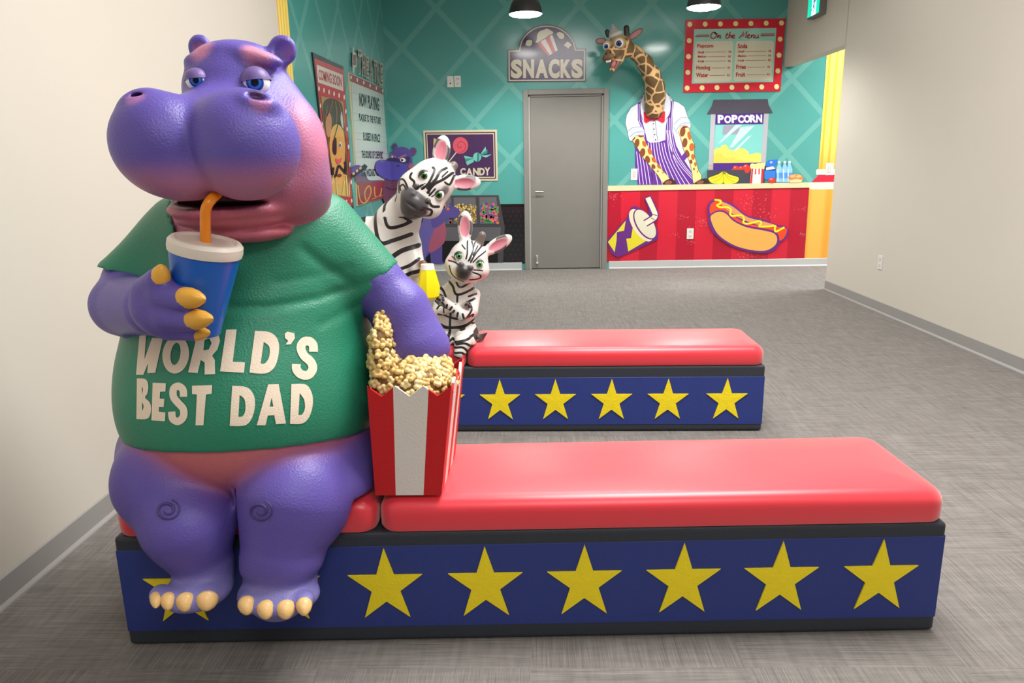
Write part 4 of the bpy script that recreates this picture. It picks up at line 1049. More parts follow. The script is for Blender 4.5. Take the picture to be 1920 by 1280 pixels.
# black wainscot and the candy dispenser -----------------------------------------
w_ = Print('wainscot_panel', 'black wainscot panel printed low on the wall left of the grey door', 'wall panel', None, (900, 495))
w_.put('panel', pm('black', (34, 33, 36)), Shapes().poly([(760, 384), (985, 382), (990, 494), (765, 496)]))
w_.put('top_moulding', pm('black_rail', (22, 22, 24)), Shapes().poly([(760, 384), (985, 382), (985, 388), (760, 390)]))
w_.put('damask_pattern', pm('black_damask', (42, 41, 45)), (lambda s: [s.poly([(x, y-3), (x+3, y), (x, y+3), (x-3, y)]) for y in range(396, 492, 9) for x in range(772+(y % 2)*5, 984, 10)] and s)(Shapes()))
c6 = zmap(650, 240, 4.74)
d = Print('candy_dispenser_print', 'printed grey candy bin dispenser behind the zebras', 'wall print', c6, (1150, 1200), base=0.004)
d.put('cabinet', pm('bin_grey', (72, 70, 76)), Shapes().poly([(700, 598), (1350, 596), (1405, 880), (1390, 1200), (700, 1200)]))
d.put('lower_shelf', pm('bin_pale', (96, 95, 100)), Shapes().poly([(700, 880), (1372, 880), (1360, 1000), (700, 1000)]))  # lower front printed a lighter grey than the cabinet
d.put('under_space', pm('bin_dark', (26, 26, 28)), Shapes().poly([(700, 1004), (1345, 1004), (1345, 1195), (700, 1195)]))
for q in ([(720, 620), (928, 618), (938, 850), (720, 850)], [(952, 618), (1145, 616), (1160, 850), (950, 850)], [(1178, 616), (1330, 614), (1355, 850), (1185, 850)]):
    d.put('bin', pm('bin_inside', (104, 103, 108)), Shapes().poly(q))
rnd = random.Random(5)
cc = {'purple': (110, 60, 150), 'blue': (60, 90, 180), 'pink': (210, 90, 140), 'orange': (226, 120, 70), 'green': (70, 150, 90)}
S_ = {k: Shapes() for k in cc}
for x0, x1 in ((730, 930), (1195, 1345)):
    for i in range(95):
        S_[rnd.choice(list(cc))].ell(rnd.uniform(x0, x1), rnd.uniform(690 if i > 20 else 672, 842), 13, 13, 10)
for k in cc: d.put('round_sweets', pm('sweet_'+k, cc[k]), S_[k], up=0.0003)['kind'] = 'stuff'
ya = {'gold': (214, 178, 70), 'amber': (196, 140, 50), 'cream': (230, 212, 150)}; S_ = {k: Shapes() for k in ya}
for i in range(240):
    x, y = rnd.uniform(962, 1150), rnd.uniform(690 if i > 40 else 676, 842); S_[rnd.choice(list(ya))].ell(x, y, 9, 6, 6, rnd.uniform(0, 180))
for k in ya: d.put('candy_corn', pm('corn_'+k, ya[k]), S_[k], up=0.0003)['kind'] = 'stuff'
# cartoon hippo with a telephone ---------------------------------------------------
g = Print('hippo_print', 'printed purple hippo on a black phone beside the theatre sign', 'wall print', c6, (650, 1200), base=0.0145)
def proj(P):
    q = np.asarray(P, float)-CAM; z = q@FW; return 960+FOC*(q@RT)/z, 640+FOC*(q@DN)/z
_k0, _k1 = proj((XL, DB, 1.0)), proj((XL, DB, 2.5))
g.corner = lambda p: p[0]-(_k0[0]+(_k1[0]-_k0[0])*(p[1]-_k0[1])/(_k1[1]-_k0[1]))
P1, P2, PM, PD = pm('hippo_purple', (88, 76, 146)), pm('hippo_violet', (104, 92, 160)), pm('hippo_maroon', (108, 66, 92)), pm('hippo_mask', (62, 54, 96))
g.put('phone_arm', pm('hippo_arm', (112, 76, 108)), Shapes().poly([(345, 475), (200, 462), (165, 400), (80, 430), (105, 530), (170, 590), (250, 610), (340, 620)], smooth=4))
g.put('fist', P1, Shapes().ell(92, 378, 56, 50, 24, -20))
g.put('phone', pm('phone_black', (28, 26, 28)), Shapes().poly([(32, 448), (40, 412), (160, 318), (186, 340), (176, 362), (62, 436)]))
for x, y in ((62, 404), (92, 380), (122, 356)): g.put('fingernail', pm('nail', (206, 170, 140)), Shapes().ell(x, y, 11, 15, 12, 30))
g.put('torso', PM, Shapes().poly([(345, 440), (520, 420), (600, 520), (640, 760), (640, 1000), (560, 980), (450, 800), (330, 650)], smooth=4))
g.put('legs', P1, Shapes().poly([(610, 900), (700, 820), (850, 1050), (850, 1180), (872, 1206), (750, 1206), (740, 1110), (705, 1150), (695, 1206), (630, 1206), (640, 1120)]))
g.put('belly', pm('hippo_belly', (164, 86, 110)), Shapes().poly([(760, 850), (850, 800), (884, 900), (870, 1010), (800, 1080), (730, 1100), (700, 980)], smooth=5))
g.put('body', P2, Shapes().poly([(590, 800), (700, 720), (800, 700), (790, 860), (740, 1000), (720, 1100), (660, 1190), (640, 1090)], smooth=4))
g.put('pointing_arm', P1, Shapes().poly([(790, 720), (860, 705), (900, 735), (940, 695), (1000, 725), (1000, 775), (950, 800), (900, 800), (850, 850), (770, 890), (750, 800)], smooth=4))
g.put('ear', P1, Shapes().ell(428, 160, 24, 26, 20)); g.put('ear', P1, Shapes().ell(590, 205, 32, 34, 20))
g.put('inner_ear', PM, Shapes().ell(426, 160, 13, 16, 16).ell(592, 205, 19, 20, 16))
g.put('head', P1, Shapes().poly([(392, 225), (430, 182), (490, 167), (548, 185), (578, 235), (584, 300), (598, 345), (592, 400), (540, 440), (430, 430), (390, 300)], smooth=4))
g.put('cheek', pm('hippo_cheek', (160, 96, 128)), Shapes().poly([(545, 345), (585, 310), (600, 350), (585, 390), (550, 400)], smooth=4))
g.put('eye_mask', PD, Shapes().poly([(372, 268), (430, 262), (480, 280), (550, 250), (560, 300), (500, 318), (420, 296), (350, 290)], smooth=4))
g.put('muzzle', pm('hippo_muzzle', (86, 78, 166)), Shapes().poly([(255, 330), (275, 288), (320, 280), (400, 300), (490, 312), (530, 350), (525, 410), (470, 458), (390, 462), (310, 432), (262, 385)], smooth=5))
g.put('eye', pm('white', (222, 220, 214)), Shapes().ell(500, 284, 26, 19, 20, 10).ell(402, 258, 12, 9, 16))
g.put('pupil', pm('ink', (26, 22, 28)), Shapes().ell(492, 285, 10, 11, 14).ell(400, 259, 5, 6, 10))
g.put('brow', pm('hippo_brow', (168, 100, 136)), Shapes().line([(388, 232), (420, 250), (440, 262)], 13).line([(462, 268), (500, 248), (530, 240)], 15))
g.put('nostril', PD, Shapes().ell(458, 336, 13, 8, 12).ell(300, 298, 10, 6, 12))
g.put('smile', pm('hippo_line', (58, 34, 56)), Shapes().line([(545, 350), (562, 372), (552, 392)], 5, smooth=4).line([(350, 520), (400, 545), (460, 530)], 4, smooth=4))
g.put('necktie', pm('tie', (40, 36, 52)), Shapes().poly([(620, 790), (655, 815), (680, 800), (672, 840), (640, 838)]))
# CANDY sign ----------------------------------------------------------------------
s = Print('candy_sign', 'rectangular purple CANDY sign with lollipop and wrapped sweet', 'sign', c6, (1010, 470), base=0.010)
s.put('frame', pm('sign_cream', (206, 196, 170)), Shapes().poly([(680, 22), (1335, 15), (1345, 468), (704, 470)]), thick=0.010)
s.put('frame_line', pm('sign_maroon', (84, 40, 52)), Shapes().poly([(698, 40), (1320, 34), (1327, 451), (717, 452)]))
s.put('frame_line', pm('sign_cream', (206, 196, 170)), Shapes().poly([(708, 50), (1311, 45), (1318, 442), (726, 442)]))
s.put('panel', pm('sign_purple', (72, 44, 84)), Shapes().poly([(716, 58), (1303, 54), (1310, 433), (734, 433)]))
s.put('scuffs', pm('sign_scuff', (112, 92, 120)), (lambda q: [q.ell(rnd.uniform(740, 1295), rnd.uniform(70, 425), rnd.uniform(0.8, 3), rnd.uniform(0.8, 2.2), 6) for _ in range(110)] and q)(Shapes()))
s.put('candy_corn', pm('corn_pale', (198, 184, 130)), Shapes().poly([(775, 88), (835, 122), (772, 155)]))
s.put('lollipop_stick', pm('stick', (206, 206, 190)), Shapes().line([(982, 208), (860, 360)], 9))
s.put('lollipop', pm('lolly', (206, 84, 100)), Shapes().ell(1012, 155, 68, 74, 36))
s.put('swirl', pm('lolly_dark', (168, 58, 80)), Shapes().line([(1012+r*math.cos(a), 158+r*1.05*math.sin(a)) for a, r in ((0.35*i, 4+2.3*i) for i in range(24))], 7))
tq, td = pm('sweet_teal', (110, 190, 176)), pm('sweet_teal_dark', (64, 132, 128))
s.put('wrapper', tq, Shapes().poly([(1130, 262), (1042, 246), (1058, 285), (1120, 275)]).poly([(1130, 268), (1058, 295), (1072, 332), (1130, 300)]).poly([(1185, 240), (1235, 165), (1245, 225)]).poly([(1188, 246), (1288, 234), (1240, 262)]).ell(1160, 258, 36, 40, 24))
s.put('wrapper_stripes', td, Shapes().poly([(1050, 270), (1128, 268), (1060, 300)]).poly([(1185, 238), (1250, 190), (1252, 222), (1192, 248)]).poly([(1160, 220), (1182, 225), (1178, 292), (1156, 297)]))
sh = Shapes(); letters(sh, 'CANDY', [(1010, 355, 1058, 418), (1062, 356, 1120, 420), (1124, 354, 1175, 420), (1178, 354, 1228, 420), (1226, 350, 1276, 420)], 0.045)
s.put('lettering', pm('letter_cream', (206, 196, 172)), sh)
# SNACKS sign ----------------------------------------------------------------------
c7 = zmap(940, 30, 9.482)
s = Print('snacks_sign', 'arched purple SNACKS sign above the grey door', 'sign', c7, (810, 1170), base=0.002)
def arch(o):
    L_ = [(115+o, 1175-o), (112+o, 602+o), (300+o*0.9, 596+o)]
    a = [(312+o, 540), (345+o, 440), (420+o*.8, 325+o*.6), (530+o*.6, 232+o*.9), (660, 178+o), (810, 158+o), (960, 178+o), (1100-o*.6, 235+o*.9), (1210-o*.8, 330+o*.6), (1295-o, 450), (1330-o, 550)]
    return L_+catmull(a, 4, False)+[(1335-o*.9, 582+o), (1503-o, 584+o), (1500-o, 1166-o)]
s.put('board', pm('sign_edge', (44, 28, 44)), Shapes().poly(arch(0)), thick=0.012, up=0.012)
s.put('border_line', pm('sign_line', (196, 186, 176)), Shapes().poly(arch(14)))
s.put('panel', pm('sign_violet', (64, 42, 84)), Shapes().poly(arch(38)))
s.put('scuffs', pm('sign_scuff', (112, 92, 120)), (lambda q: [q.ell(rnd.uniform(170, 1460), rnd.uniform(680, 1130), rnd.uniform(1, 5), rnd.uniform(1, 4), 6) for _ in range(120)] and q)(Shapes()))
s.put('box_stripes', pm('box_white', (226, 222, 214)), Shapes().poly([(640, 490), (905, 335), (1002, 612), (830, 718)]))
s.put('box_stripes', pm('box_red', (206, 42, 52)), Shapes().poly([(640, 490), (695, 455), (862, 697), (830, 718)]).poly([(778, 405), (850, 352), (962, 640), (910, 668)]))
s.put('popcorn', pm('corn_pale2', (222, 216, 190)), Shapes().poly([(608, 470), (630, 420), (640, 330), (690, 270), (760, 250), (800, 228), (850, 245), (920, 290), (900, 325), (850, 345), (770, 400), (690, 450), (640, 480)], smooth=3))
for pts in ([(985, 335), (1000, 300), (1040, 292), (1110, 325), (1115, 370), (1105, 405), (1045, 412), (1010, 375)], [(1110, 525), (1135, 500), (1165, 465), (1210, 480), (1248, 525), (1215, 545), (1190, 582), (1155, 555)], [(430, 515), (455, 440), (500, 428), (545, 445), (540, 510), (500, 540), (460, 535)]):
    s.put('popped_kernel', pm('corn_pale2', (222, 216, 190)), Shapes().poly(pts, smooth=4))
sh = Shapes(); letters(sh, 'SNACKS', [(168, 775, 368, 1112), (386, 775, 582, 1106), (604, 775, 832, 1104), (838, 768, 1034, 1112), (1050, 776, 1238, 1104), (1244, 768, 1446, 1108)], 0.055)
s.put('lettering', pm('letter_tan', (214, 202, 176)), sh)
# menu board -------------------------------------------------------------------------
c8 = zmap(1270, 25, 8.257)
s = Print('menu_board', 'red framed menu board with round bulbs and price list', 'menu board', c8, (850, 1220), base=0.002)
s.put('frame', pm('menu_red', (206, 34, 54)), Shapes().poly([(128, 100), (1672, 85), (1590, 1205), (88, 1228)]), thick=0.012, up=0.012)
s.put('panel', pm('menu_aqua', (150, 206, 190)), Shapes().poly([(256, 248), (1528, 230), (1476, 1064), (218, 1088)]))
def rrect(a, b, c, d, r):
    out = []
    for p, q, s2 in ((d, a, b), (a, b, c), (b, c, d), (c, d, a)):
        q_, p_, s_ = np.array(q, float), np.array(p, float), np.array(s2, float); u1 = (p_-q_)/np.linalg.norm(p_-q_); u2 = (s_-q_)/np.linalg.norm(s_-q_)
        for k in range(5):
            t = k/4; out.append(tuple(q_+r*((1-t)**2*u1+t**2*u2)))
    return out
cd = pm('menu_card', (212, 208, 184))
s.put('menu_card', cd, Shapes().poly(rrect((272, 440), (862, 428), (832, 1052), (244, 1062), 45)))
s.put('menu_card', cd, Shapes().poly(rrect((900, 432), (1490, 424), (1450, 1040), (862, 1052), 45)))
bl = pm('menu_bulb', (238, 224, 160))
for p in ([(190+236*i, 174-3.5*i) for i in range(7)]+[(148+230.5*i, 1158-3.5*i) for i in range(7)]+[(180, 426), (169, 671), (159, 916)]+[(1585, 402), (1568, 650), (1550, 893)]):
    s.put('bulb', bl, Shapes().ell(p[0], p[1], 38, 40, 18), up=0.0)
s.l += 0.0008
mr = pm('menu_letter', (178, 44, 58)); sh = Shapes()
W_ = 17
sh.line([(590, 300), (545, 300), (515, 345), (525, 385), (560, 392), (595, 360), (600, 320), (570, 300), (590, 325), (622, 322)], W_, smooth=4)
sh.line([(615, 385), (628, 340), (625, 365), (650, 342), (662, 350), (650, 382), (675, 380)], W_, smooth=4)
sh.line([(770, 305), (745, 375), (760, 390), (785, 375)], W_, smooth=4); sh.line([(738, 340), (790, 335)], 12)
sh.line([(815, 290), (790, 388)], W_); sh.line([(795, 365), (820, 342), (832, 352), (822, 385)], W_, smooth=4)
sh.line([(845, 368), (880, 350), (870, 335), (848, 350), (845, 378), (862, 388), (888, 378)], W_, smooth=4)
sh.line([(950, 388), (985, 350), (1020, 290), (1010, 360), (1075, 285), (1050, 385)], W_)
sh.line([(1080, 365), (1115, 345), (1105, 330), (1080, 348), (1080, 378), (1100, 388), (1122, 375)], W_, smooth=4)
sh.line([(1135, 385), (1148, 335), (1145, 362), (1172, 335), (1185, 345), (1172, 382), (1192, 378)], W_, smooth=4)
sh.line([(1210, 335), (1200, 375), (1215, 388), (1240, 365)], W_, smooth=4); sh.line([(1252, 330), (1240, 380), (1262, 378)], W_, smooth=4)
sh.line([(290, 342), (492, 338)], 11).line([(272, 362), (490, 358)], 16).line([(1284, 325), (1505, 320)], 11).line([(1282, 348), (1500, 344)], 16)
for b, box_, dy in (('Popcorn', (304, 478, 552, 550), 0), ('Hotdog', (288, 812, 505, 892), -4), ('Water', (284, 926, 478, 994), -4), ('Soda', (930, 474, 1078, 546), -2), ('Fries', (906, 798, 1054, 866), -3), ('Fruit', (900, 918, 1046, 986), -4)):
    text(sh, b, *box_, dy=dy, bold=0.035)
for b, box_ in (('-Small', (304, 586, 408, 624)), ('-Medium', (302, 654, 444, 690)), ('-Large', (302, 724, 412, 768)), ('$4', (784, 582, 828, 626)), ('$5', (778, 654, 822, 696)), ('$6', (774, 724, 820, 764)), ('$5', (768, 828, 810, 870)), ('$2', (762, 942, 808, 986)),
                ('-Small', (928, 574, 1030, 612)), ('-Medium', (922, 644, 1066, 680)), ('-Large', (920, 714, 1030, 756)), ('$3', (1402, 570, 1446, 614)), ('$4', (1398, 640, 1442, 684)), ('$5', (1394, 708, 1438, 752)), ('$3', (1386, 816, 1428, 858)), ('$1', (1380, 932, 1420, 974))):
    text(sh, b, *box_, dy=-2, bold=0.03)
for a, b in (((428, 604), (750, 601)), ((464, 674), (746, 671)), ((430, 742), (744, 739)), ((524, 849), (740, 845)), ((498, 965), (732, 961)), ((1046, 595), (1370, 590)), ((1084, 662), (1364, 658)), ((1050, 733), (1362, 729)), ((1074, 838), (1356, 834)), ((1066, 956), (1350, 951))): sh.line([a, b], 6)
s.put('lettering', mr, sh)
# the waiter's body printed below the sculpted neck ---------------------------------
cg = zmap(1160, 180, 7.312)
s = Print('giraffe_waiter_print', 'printed giraffe waiter body in white shirt, striped purple apron and bow tie', 'wall print', cg, (600, 1215), base=0.002)
ink = pm('outline_indigo', (58, 44, 92)); wsh = pm('shirt_white', (212, 216, 226)); wsd = pm('shirt_cuff', (196, 202, 220))
body_ = [(330, 0), (265, 100), (170, 160), (110, 260), (92, 370), (120, 480), (165, 615), (240, 640), (300, 700), (1000, 1040), (990, 900), (850, 600), (990, 420), (950, 300), (900, 150), (820, 90), (740, 65), (700, 0), (620, -60), (400, -60)]
s.put('outline', ink, Shapes().line(body_[1:8]+[], 10).line(body_[11:18], 10).line(body_[17:]+[body_[0], body_[1]], 10, smooth=3))
s.put('shirt', wsh, Shapes().poly(body_))
s.put('apron', pm('apron_purple', (100, 50, 150)), Shapes().poly([(262, 100), (300, 62), (296, 200), (318, 330), (360, 480), (390, 610), (430, 640), (540, 634), (640, 600), (645, 420), (665, 300), (712, 200), (720, 65), (755, 68), (735, 250), (740, 480), (790, 680), (880, 850), (990, 1020), (1032, 1212), (262, 1214), (225, 980), (225, 700), (300, 500), (300, 420), (262, 330)]))
sh = Shapes()
for i in range(5): sh.line([(246+9*i*4.2, 760+28*i), (268+i*42, 980), (292+46*i, 1212)], 9, smooth=4)
for i in range(9):
    x = 405+36*i; sh.line([(x, 640 if x < 640 else 470), (x+18+6*i, 860), (x+70+42*i*0.62, 1212) if x+70+26*i < 1020 else (1010, 1212-10*i)], 9, smooth=4)
for x in (668, 700, 726): sh.line([(x, 300), (x+8, 520), (x+60, 760), (x+180, 960), (1010, 1080+(726-x))], 8, smooth=4)
sh.line([(282, 110), (282, 330), (320, 420), (352, 560)], 8, smooth=4).line([(738, 75), (726, 300)], 8)
s.put('apron_stripes', pm('stripe_lilac', (222, 208, 232)), sh)
s.put('apron_tie', pm('apron_purple', (100, 50, 150)), Shapes().poly([(850, 830), (910, 770), (945, 830), (890, 900)]))
s.put('collar', wsh, Shapes().poly([(330, 0), (296, 100), (300, 230), (330, 330), (350, 300), (350, 100), (620, 100), (625, 300), (650, 320), (700, 240), (715, 110), (690, 0), (600, -90), (420, -90)], smooth=3))
s.put('collar_line', ink, Shapes().line([(330, 0), (296, 100), (300, 230), (330, 330)], 6, smooth=4).line([(640, 330), (700, 240), (715, 110), (690, 0), (600, -90)], 6, smooth=4).line([(500, 350), (520, 520), (540, 632)], 6).line([(465, 380), (485, 630)], 3))
s.put('button', pm('button_grey', (70, 70, 90)), Shapes().ell(476, 378, 9, 10, 12).ell(484, 453, 9, 10, 12).ell(493, 527, 9, 10, 12).ell(504, 600, 9, 10, 12))
br, cr_ = pm('arm_brown', (128, 70, 44)), pm('arm_cream', (236, 212, 140)); ro = pm('arm_rust', (190, 96, 48))
la = [(180, 590), (250, 545), (335, 540), (375, 640), (420, 720), (460, 800), (520, 910), (590, 1010), (660, 1080), (690, 1140), (610, 1190), (545, 1100), (430, 960), (330, 840), (260, 720), (205, 640)]
ra_ = [(815, 480), (860, 420), (955, 415), (990, 560), (1040, 680), (1030, 780), (1060, 900), (1090, 1010), (1130, 1080), (1125, 1140), (1030, 1195), (1010, 1090), (985, 960), (950, 850), (890, 740), (850, 580)]
s.put('arm', cr_, Shapes().poly(la, smooth=3)); s.put('arm', cr_, Shapes().poly(ra_, smooth=3))
s.put('arm_line', pm('arm_line', (74, 40, 30)), Shapes().line(la[2:11], 5, smooth=3).line(la[11:]+[la[0]], 5, smooth=3).line(ra_[2:11], 5, smooth=3).line(ra_[11:]+[ra_[0]], 5, smooth=3))
sh = Shapes(); s2 = Shapes()
for x, y, a, b, r in ((250, 645, 34, 60, 10), (325, 775, 38, 62, 12), (395, 868, 34, 52, -15), (475, 965, 26, 36, -30), (875, 490, 38, 68, 10), (905, 640, 36, 66, 8), (940, 785, 28, 52, -20), (990, 900, 20, 30, -10), (1030, 1000, 11, 20, 0), (300, 545, 36, 22, 10), (205, 580, 18, 30, 30), (910, 425, 40, 14, 0)): sh.ell(x, y, a, b, 16, r)
for x, y, a, b, r in ((350, 655, 26, 44, -25), (425, 758, 28, 46, -20), (480, 875, 26, 42, -35), (550, 965, 20, 34, -40), (535, 1028, 14, 12, 0), (965, 545, 24, 60, -12), (1000, 700, 36, 56, 4), (1015, 835, 24, 42, -10), (1048, 935, 16, 30, -10), (605, 1050, 10, 12, 0), (1080, 1035, 9, 12, 0)): s2.ell(x, y, a, b, 16, r)
s.put('hide_patches', br, sh); s.put('hide_patches', ro, s2)
s.put('cuff', wsd, Shapes().poly([(128, 480), (200, 430), (310, 425), (352, 490), (335, 540), (240, 540), (165, 620), (135, 560)], smooth=3)); s.put('cuff', wsd, Shapes().poly([(755, 390), (850, 300), (940, 295), (980, 380), (970, 430), (900, 395), (830, 430), (800, 512), (765, 450)], smooth=3))
s.put('cuff_line', pm('cuff_line', (120, 122, 168)), Shapes().line([(128, 480), (200, 430), (310, 425)], 6, smooth=4).line([(150, 560), (230, 500), (340, 490)], 6, smooth=4).line([(755, 390), (850, 300), (940, 295)], 6, smooth=4).line([(785, 470), (860, 380), (970, 370)], 6, smooth=4))
s.put('hoof', pm('hoof_brown', (64, 42, 36)), Shapes().poly([(612, 1210), (630, 1165), (680, 1140), (740, 1135), (785, 1212)], smooth=3)); s.put('hoof', pm('hoof_brown', (64, 42, 36)), Shapes().poly([(1040, 1205), (1080, 1160), (1150, 1135), (1200, 1130), (1240, 1195), (1150, 1205)], smooth=3))
s.put('hoof_shine', pm('hoof_light', (138, 84, 68)), Shapes().ell(680, 1185, 50, 26, 20, -8).ell(1115, 1180, 50, 24, 20, -8))
bt = pm('bow_red', (214, 32, 58))
s.put('bow_tie', bt, Shapes().poly([(340, 225), (370, 212), (450, 250), (485, 248), (520, 250), (610, 205), (634, 215), (630, 350), (600, 368), (520, 322), (485, 345), (450, 325), (375, 372), (348, 350)]))
s.put('bow_folds', pm('bow_dark', (130, 14, 36)), Shapes().line([(450, 250), (452, 325)], 9).line([(520, 250), (522, 322)], 9).line([(360, 300), (440, 285)], 7).line([(530, 285), (620, 290)], 7).line([(370, 340), (440, 305)], 5))
# counter front ---------------------------------------------------------------------
cc_ = zmap(1100, 320, 3.84)
s = Print('counter_print', 'printed red striped counter front with cream ledge right of the door', 'wall print', cc_, (850, 652), base=0.001)
s.put('front', pm('counter_red', (206, 36, 58)), Shapes().poly([(145, 140), (1602, 118), (1566, 634), (140, 656)]))
top_, bot_ = [148, 248, 385, 520, 657, 790, 925, 1060, 1200, 1335, 1470, 1600], [140, 243, 375, 503, 638, 770, 903, 1037, 1170, 1305, 1440, 1566]
sh = Shapes()
for i in (0, 2, 4, 6, 8, 10): sh.poly([(top_[i], 146-i*2), (top_[i+1], 144-i*2), (bot_[i+1], 654-i*2), (bot_[i], 656-i*2)])
s.put('dark_stripes', pm('counter_dark', (178, 26, 50)), sh)
rnd = random.Random(8); sh = Shapes()
for cx, cy, n_, sp in ((190, 190, 40, 34), (820, 380, 46, 40), (1220, 230, 50, 60), (1290, 330, 24, 40), (700, 330, 16, 30), (1550, 270, 18, 30), (1556, 460, 40, 14), (1180, 610, 34, 60), (750, 520, 16, 22), (640, 460, 10, 20), (440, 330, 8, 60), (1000, 300, 14, 60)):
    for _ in range(n_): sh.ell(min(1590, rnd.gauss(cx, sp)), min(620, max(160, rnd.gauss(cy, sp*0.5))), rnd.uniform(1, 6), rnd.uniform(0.8, 3), 6, rnd.uniform(0, 180))
s.put('scuffs', pm('counter_scuff', (226, 110, 118)), sh)
s.put('ledge', pm('ledge_cream', (226, 208, 168)), Shapes().poly([(145, 108), (1600, 84), (1602, 121), (145, 146)]), thick=0.012, up=0.012)
v = Print('yellow_pillar_print', 'printed yellow fluted pillar with white cap right of the red counter', 'wall print', cc_, (1650, 630), base=0.002)
v.put('pillar', column_mat('yellow_flutes_low', 0, 3.94, 0.55, 2), Shapes().poly([(1603, 125), (1800, 122), (1800, 628), (1567, 632)]))
v.put('cap', pm('cap_white', (236, 226, 206)), Shapes().poly([(1590, 90), (1605, 84), (1800, 80), (1800, 132), (1612, 134), (1590, 110)]))
ca = zmap(1310, 175, 6.919)
v = Print('yellow_column_print', 'printed tall yellow fluted column above the white pillar cap', 'wall print', ca, (1650, 1145), base=0.002)
v.put('shaft', column_mat('yellow_flutes_tall', 0, 3.81, 0.36, 4), Shapes().poly([(1690, -900), (1980, -900), (1840, 985), (1553, 985)]))
v.put('foot', pm('cap_white', (236, 226, 206)), Shapes().poly([(1522, 1000), (1535, 985), (1840, 985), (1840, 1055), (1522, 1055)]))
v.put('red_base', pm('dome_red', (206, 40, 62)), Shapes().poly([(1560, 1056), (1840, 1056), (1840, 1148), (1462, 1148)]))
# drink and hot dog --------------------------------------------------------------------
po = pm('outline_purple', (104, 46, 128))
s = Print('soda_print', 'printed tilted soda cup with bent straw on the red counter', 'wall print', cc_, (300, 620), base=0.0165)
s.put('outline', po, Shapes().poly([(146, 500), (290, 335), (318, 262), (352, 254), (410, 285), (452, 330), (425, 205), (440, 178), (462, 182), (512, 290), (505, 340), (480, 372), (512, 440), (508, 492), (470, 512), (300, 592), (222, 622), (172, 590)]))
s.put('cup_patches', pm('cup_lime', (222, 210, 52)), Shapes().poly([(280, 358), (268, 430), (238, 436), (216, 442), (214, 500), (200, 585), (152, 512)]).poly([(330, 408), (372, 430), (424, 506), (298, 580), (284, 488), (318, 484)]))
s.put('lid', pm('lid_cream', (230, 216, 184)), Shapes().poly(ellipse(390, 392, 132, 60, 32, 58)))
s.put('lid_top', po, Shapes().poly(ellipse(418, 384, 124, 64, 32, 58))); s.put('lid_top', pm('lid_pale', (218, 214, 190)), Shapes().poly(ellipse(420, 382, 116, 56, 32, 58)))
st_ = [(420, 378), (478, 342), (490, 322), (484, 292), (438, 192)]
s.put('straw_outline', po, Shapes().line(st_, 54, smooth=3)); s.put('straw', pm('straw_cream', (232, 222, 196)), Shapes().line(st_, 36, smooth=3))
s.put('straw_bends', po, Shapes().line([(462, 338), (488, 352)], 5).line([(470, 312), (506, 322)], 5).line([(420, 195), (452, 184)], 5))
s = Print('hot_dog_print', 'printed hot dog with wavy mustard on the red counter', 'wall print', cc_, (1150, 590), base=0.0165)
s.put('outline', po, Shapes().poly([(868, 262), (890, 220), (930, 203), (990, 218), (1060, 245), (1150, 318), (1260, 348), (1370, 388), (1432, 402), (1450, 440), (1430, 490), (1385, 520), (1360, 565), (1290, 592), (1180, 586), (1040, 545), (930, 470), (880, 400), (872, 330)], smooth=4))
s.put('back_bun', pm('bun_back', (226, 150, 96)), Shapes().poly([(940, 215), (1000, 232), (1060, 265), (1150, 330), (1260, 362), (1360, 392), (1340, 410), (1200, 380), (1080, 330), (980, 260)], smooth=4))
s.put('sausage', pm('sausage', (238, 76, 38)), Shapes().poly([(884, 262), (905, 228), (945, 220), (985, 262), (1040, 312), (1140, 372), (1260, 396), (1380, 404), (1432, 412), (1436, 445), (1410, 490), (1370, 498), (1290, 440), (1150, 420), (1040, 370), (960, 300), (892, 312)], smooth=4))
s.put('bun_outline', po, Shapes().poly([(880, 340), (905, 300), (960, 282), (1010, 300), (1060, 350), (1150, 392), (1290, 418), (1360, 440), (1384, 490), (1360, 550), (1280, 588), (1160, 578), (1040, 540), (930, 462)], smooth=5))
s.put('front_bun', pm('bun_front', (238, 172, 88)), Shapes().poly([(890, 345), (912, 308), (960, 294), (1004, 312), (1055, 362), (1150, 406), (1285, 432), (1348, 452), (1368, 492), (1348, 540), (1278, 574), (1165, 566), (1045, 528), (940, 452)], smooth=5))
s.put('mustard', pm('mustard', (246, 226, 52)), Shapes().line([(918, 208), (960, 215), (958, 235), (936, 248), (960, 262), (1010, 262), (1035, 280), (1030, 310), (1050, 325), (1110, 320), (1130, 345), (1125, 372), (1160, 380), (1240, 362), (1252, 380), (1240, 400), (1300, 400), (1352, 396), (1350, 420), (1362, 436), (1420, 405)], 13, smooth=4))
# popcorn machine and the snacks on the counter --------------------------------------
s = Print('popcorn_machine_print', 'printed popcorn machine with dark roof and POPCORN lettering', 'wall print', ca, (500, 1160), base=0.002)
s.put('post', pm('post_light', (176, 176, 184)), Shapes().poly([(158, 262), (220, 262), (188, 992), (124, 992)])); s.put('post', pm('post_light', (176, 176, 184)), Shapes().poly([(845, 262), (908, 262), (868, 905), (806, 905)]))
s.put('pane', pm('machine_glass', (124, 198, 192)), Shapes().poly([(218, 400), (836, 392), (808, 900), (190, 905)]))
s.put('kettle', pm('kettle_grey', (150, 150, 168)), Shapes().poly([(318, 415), (526, 412), (520, 530), (305, 535)])); 
s.put('glints', pm('glint', (190, 226, 222)), Shapes().poly([(550, 440), (720, 420), (440, 700), (400, 700)]).poly([(640, 560), (690, 540), (480, 750), (460, 735)]).poly([(480, 405), (560, 405), (270, 650), (260, 640)]))
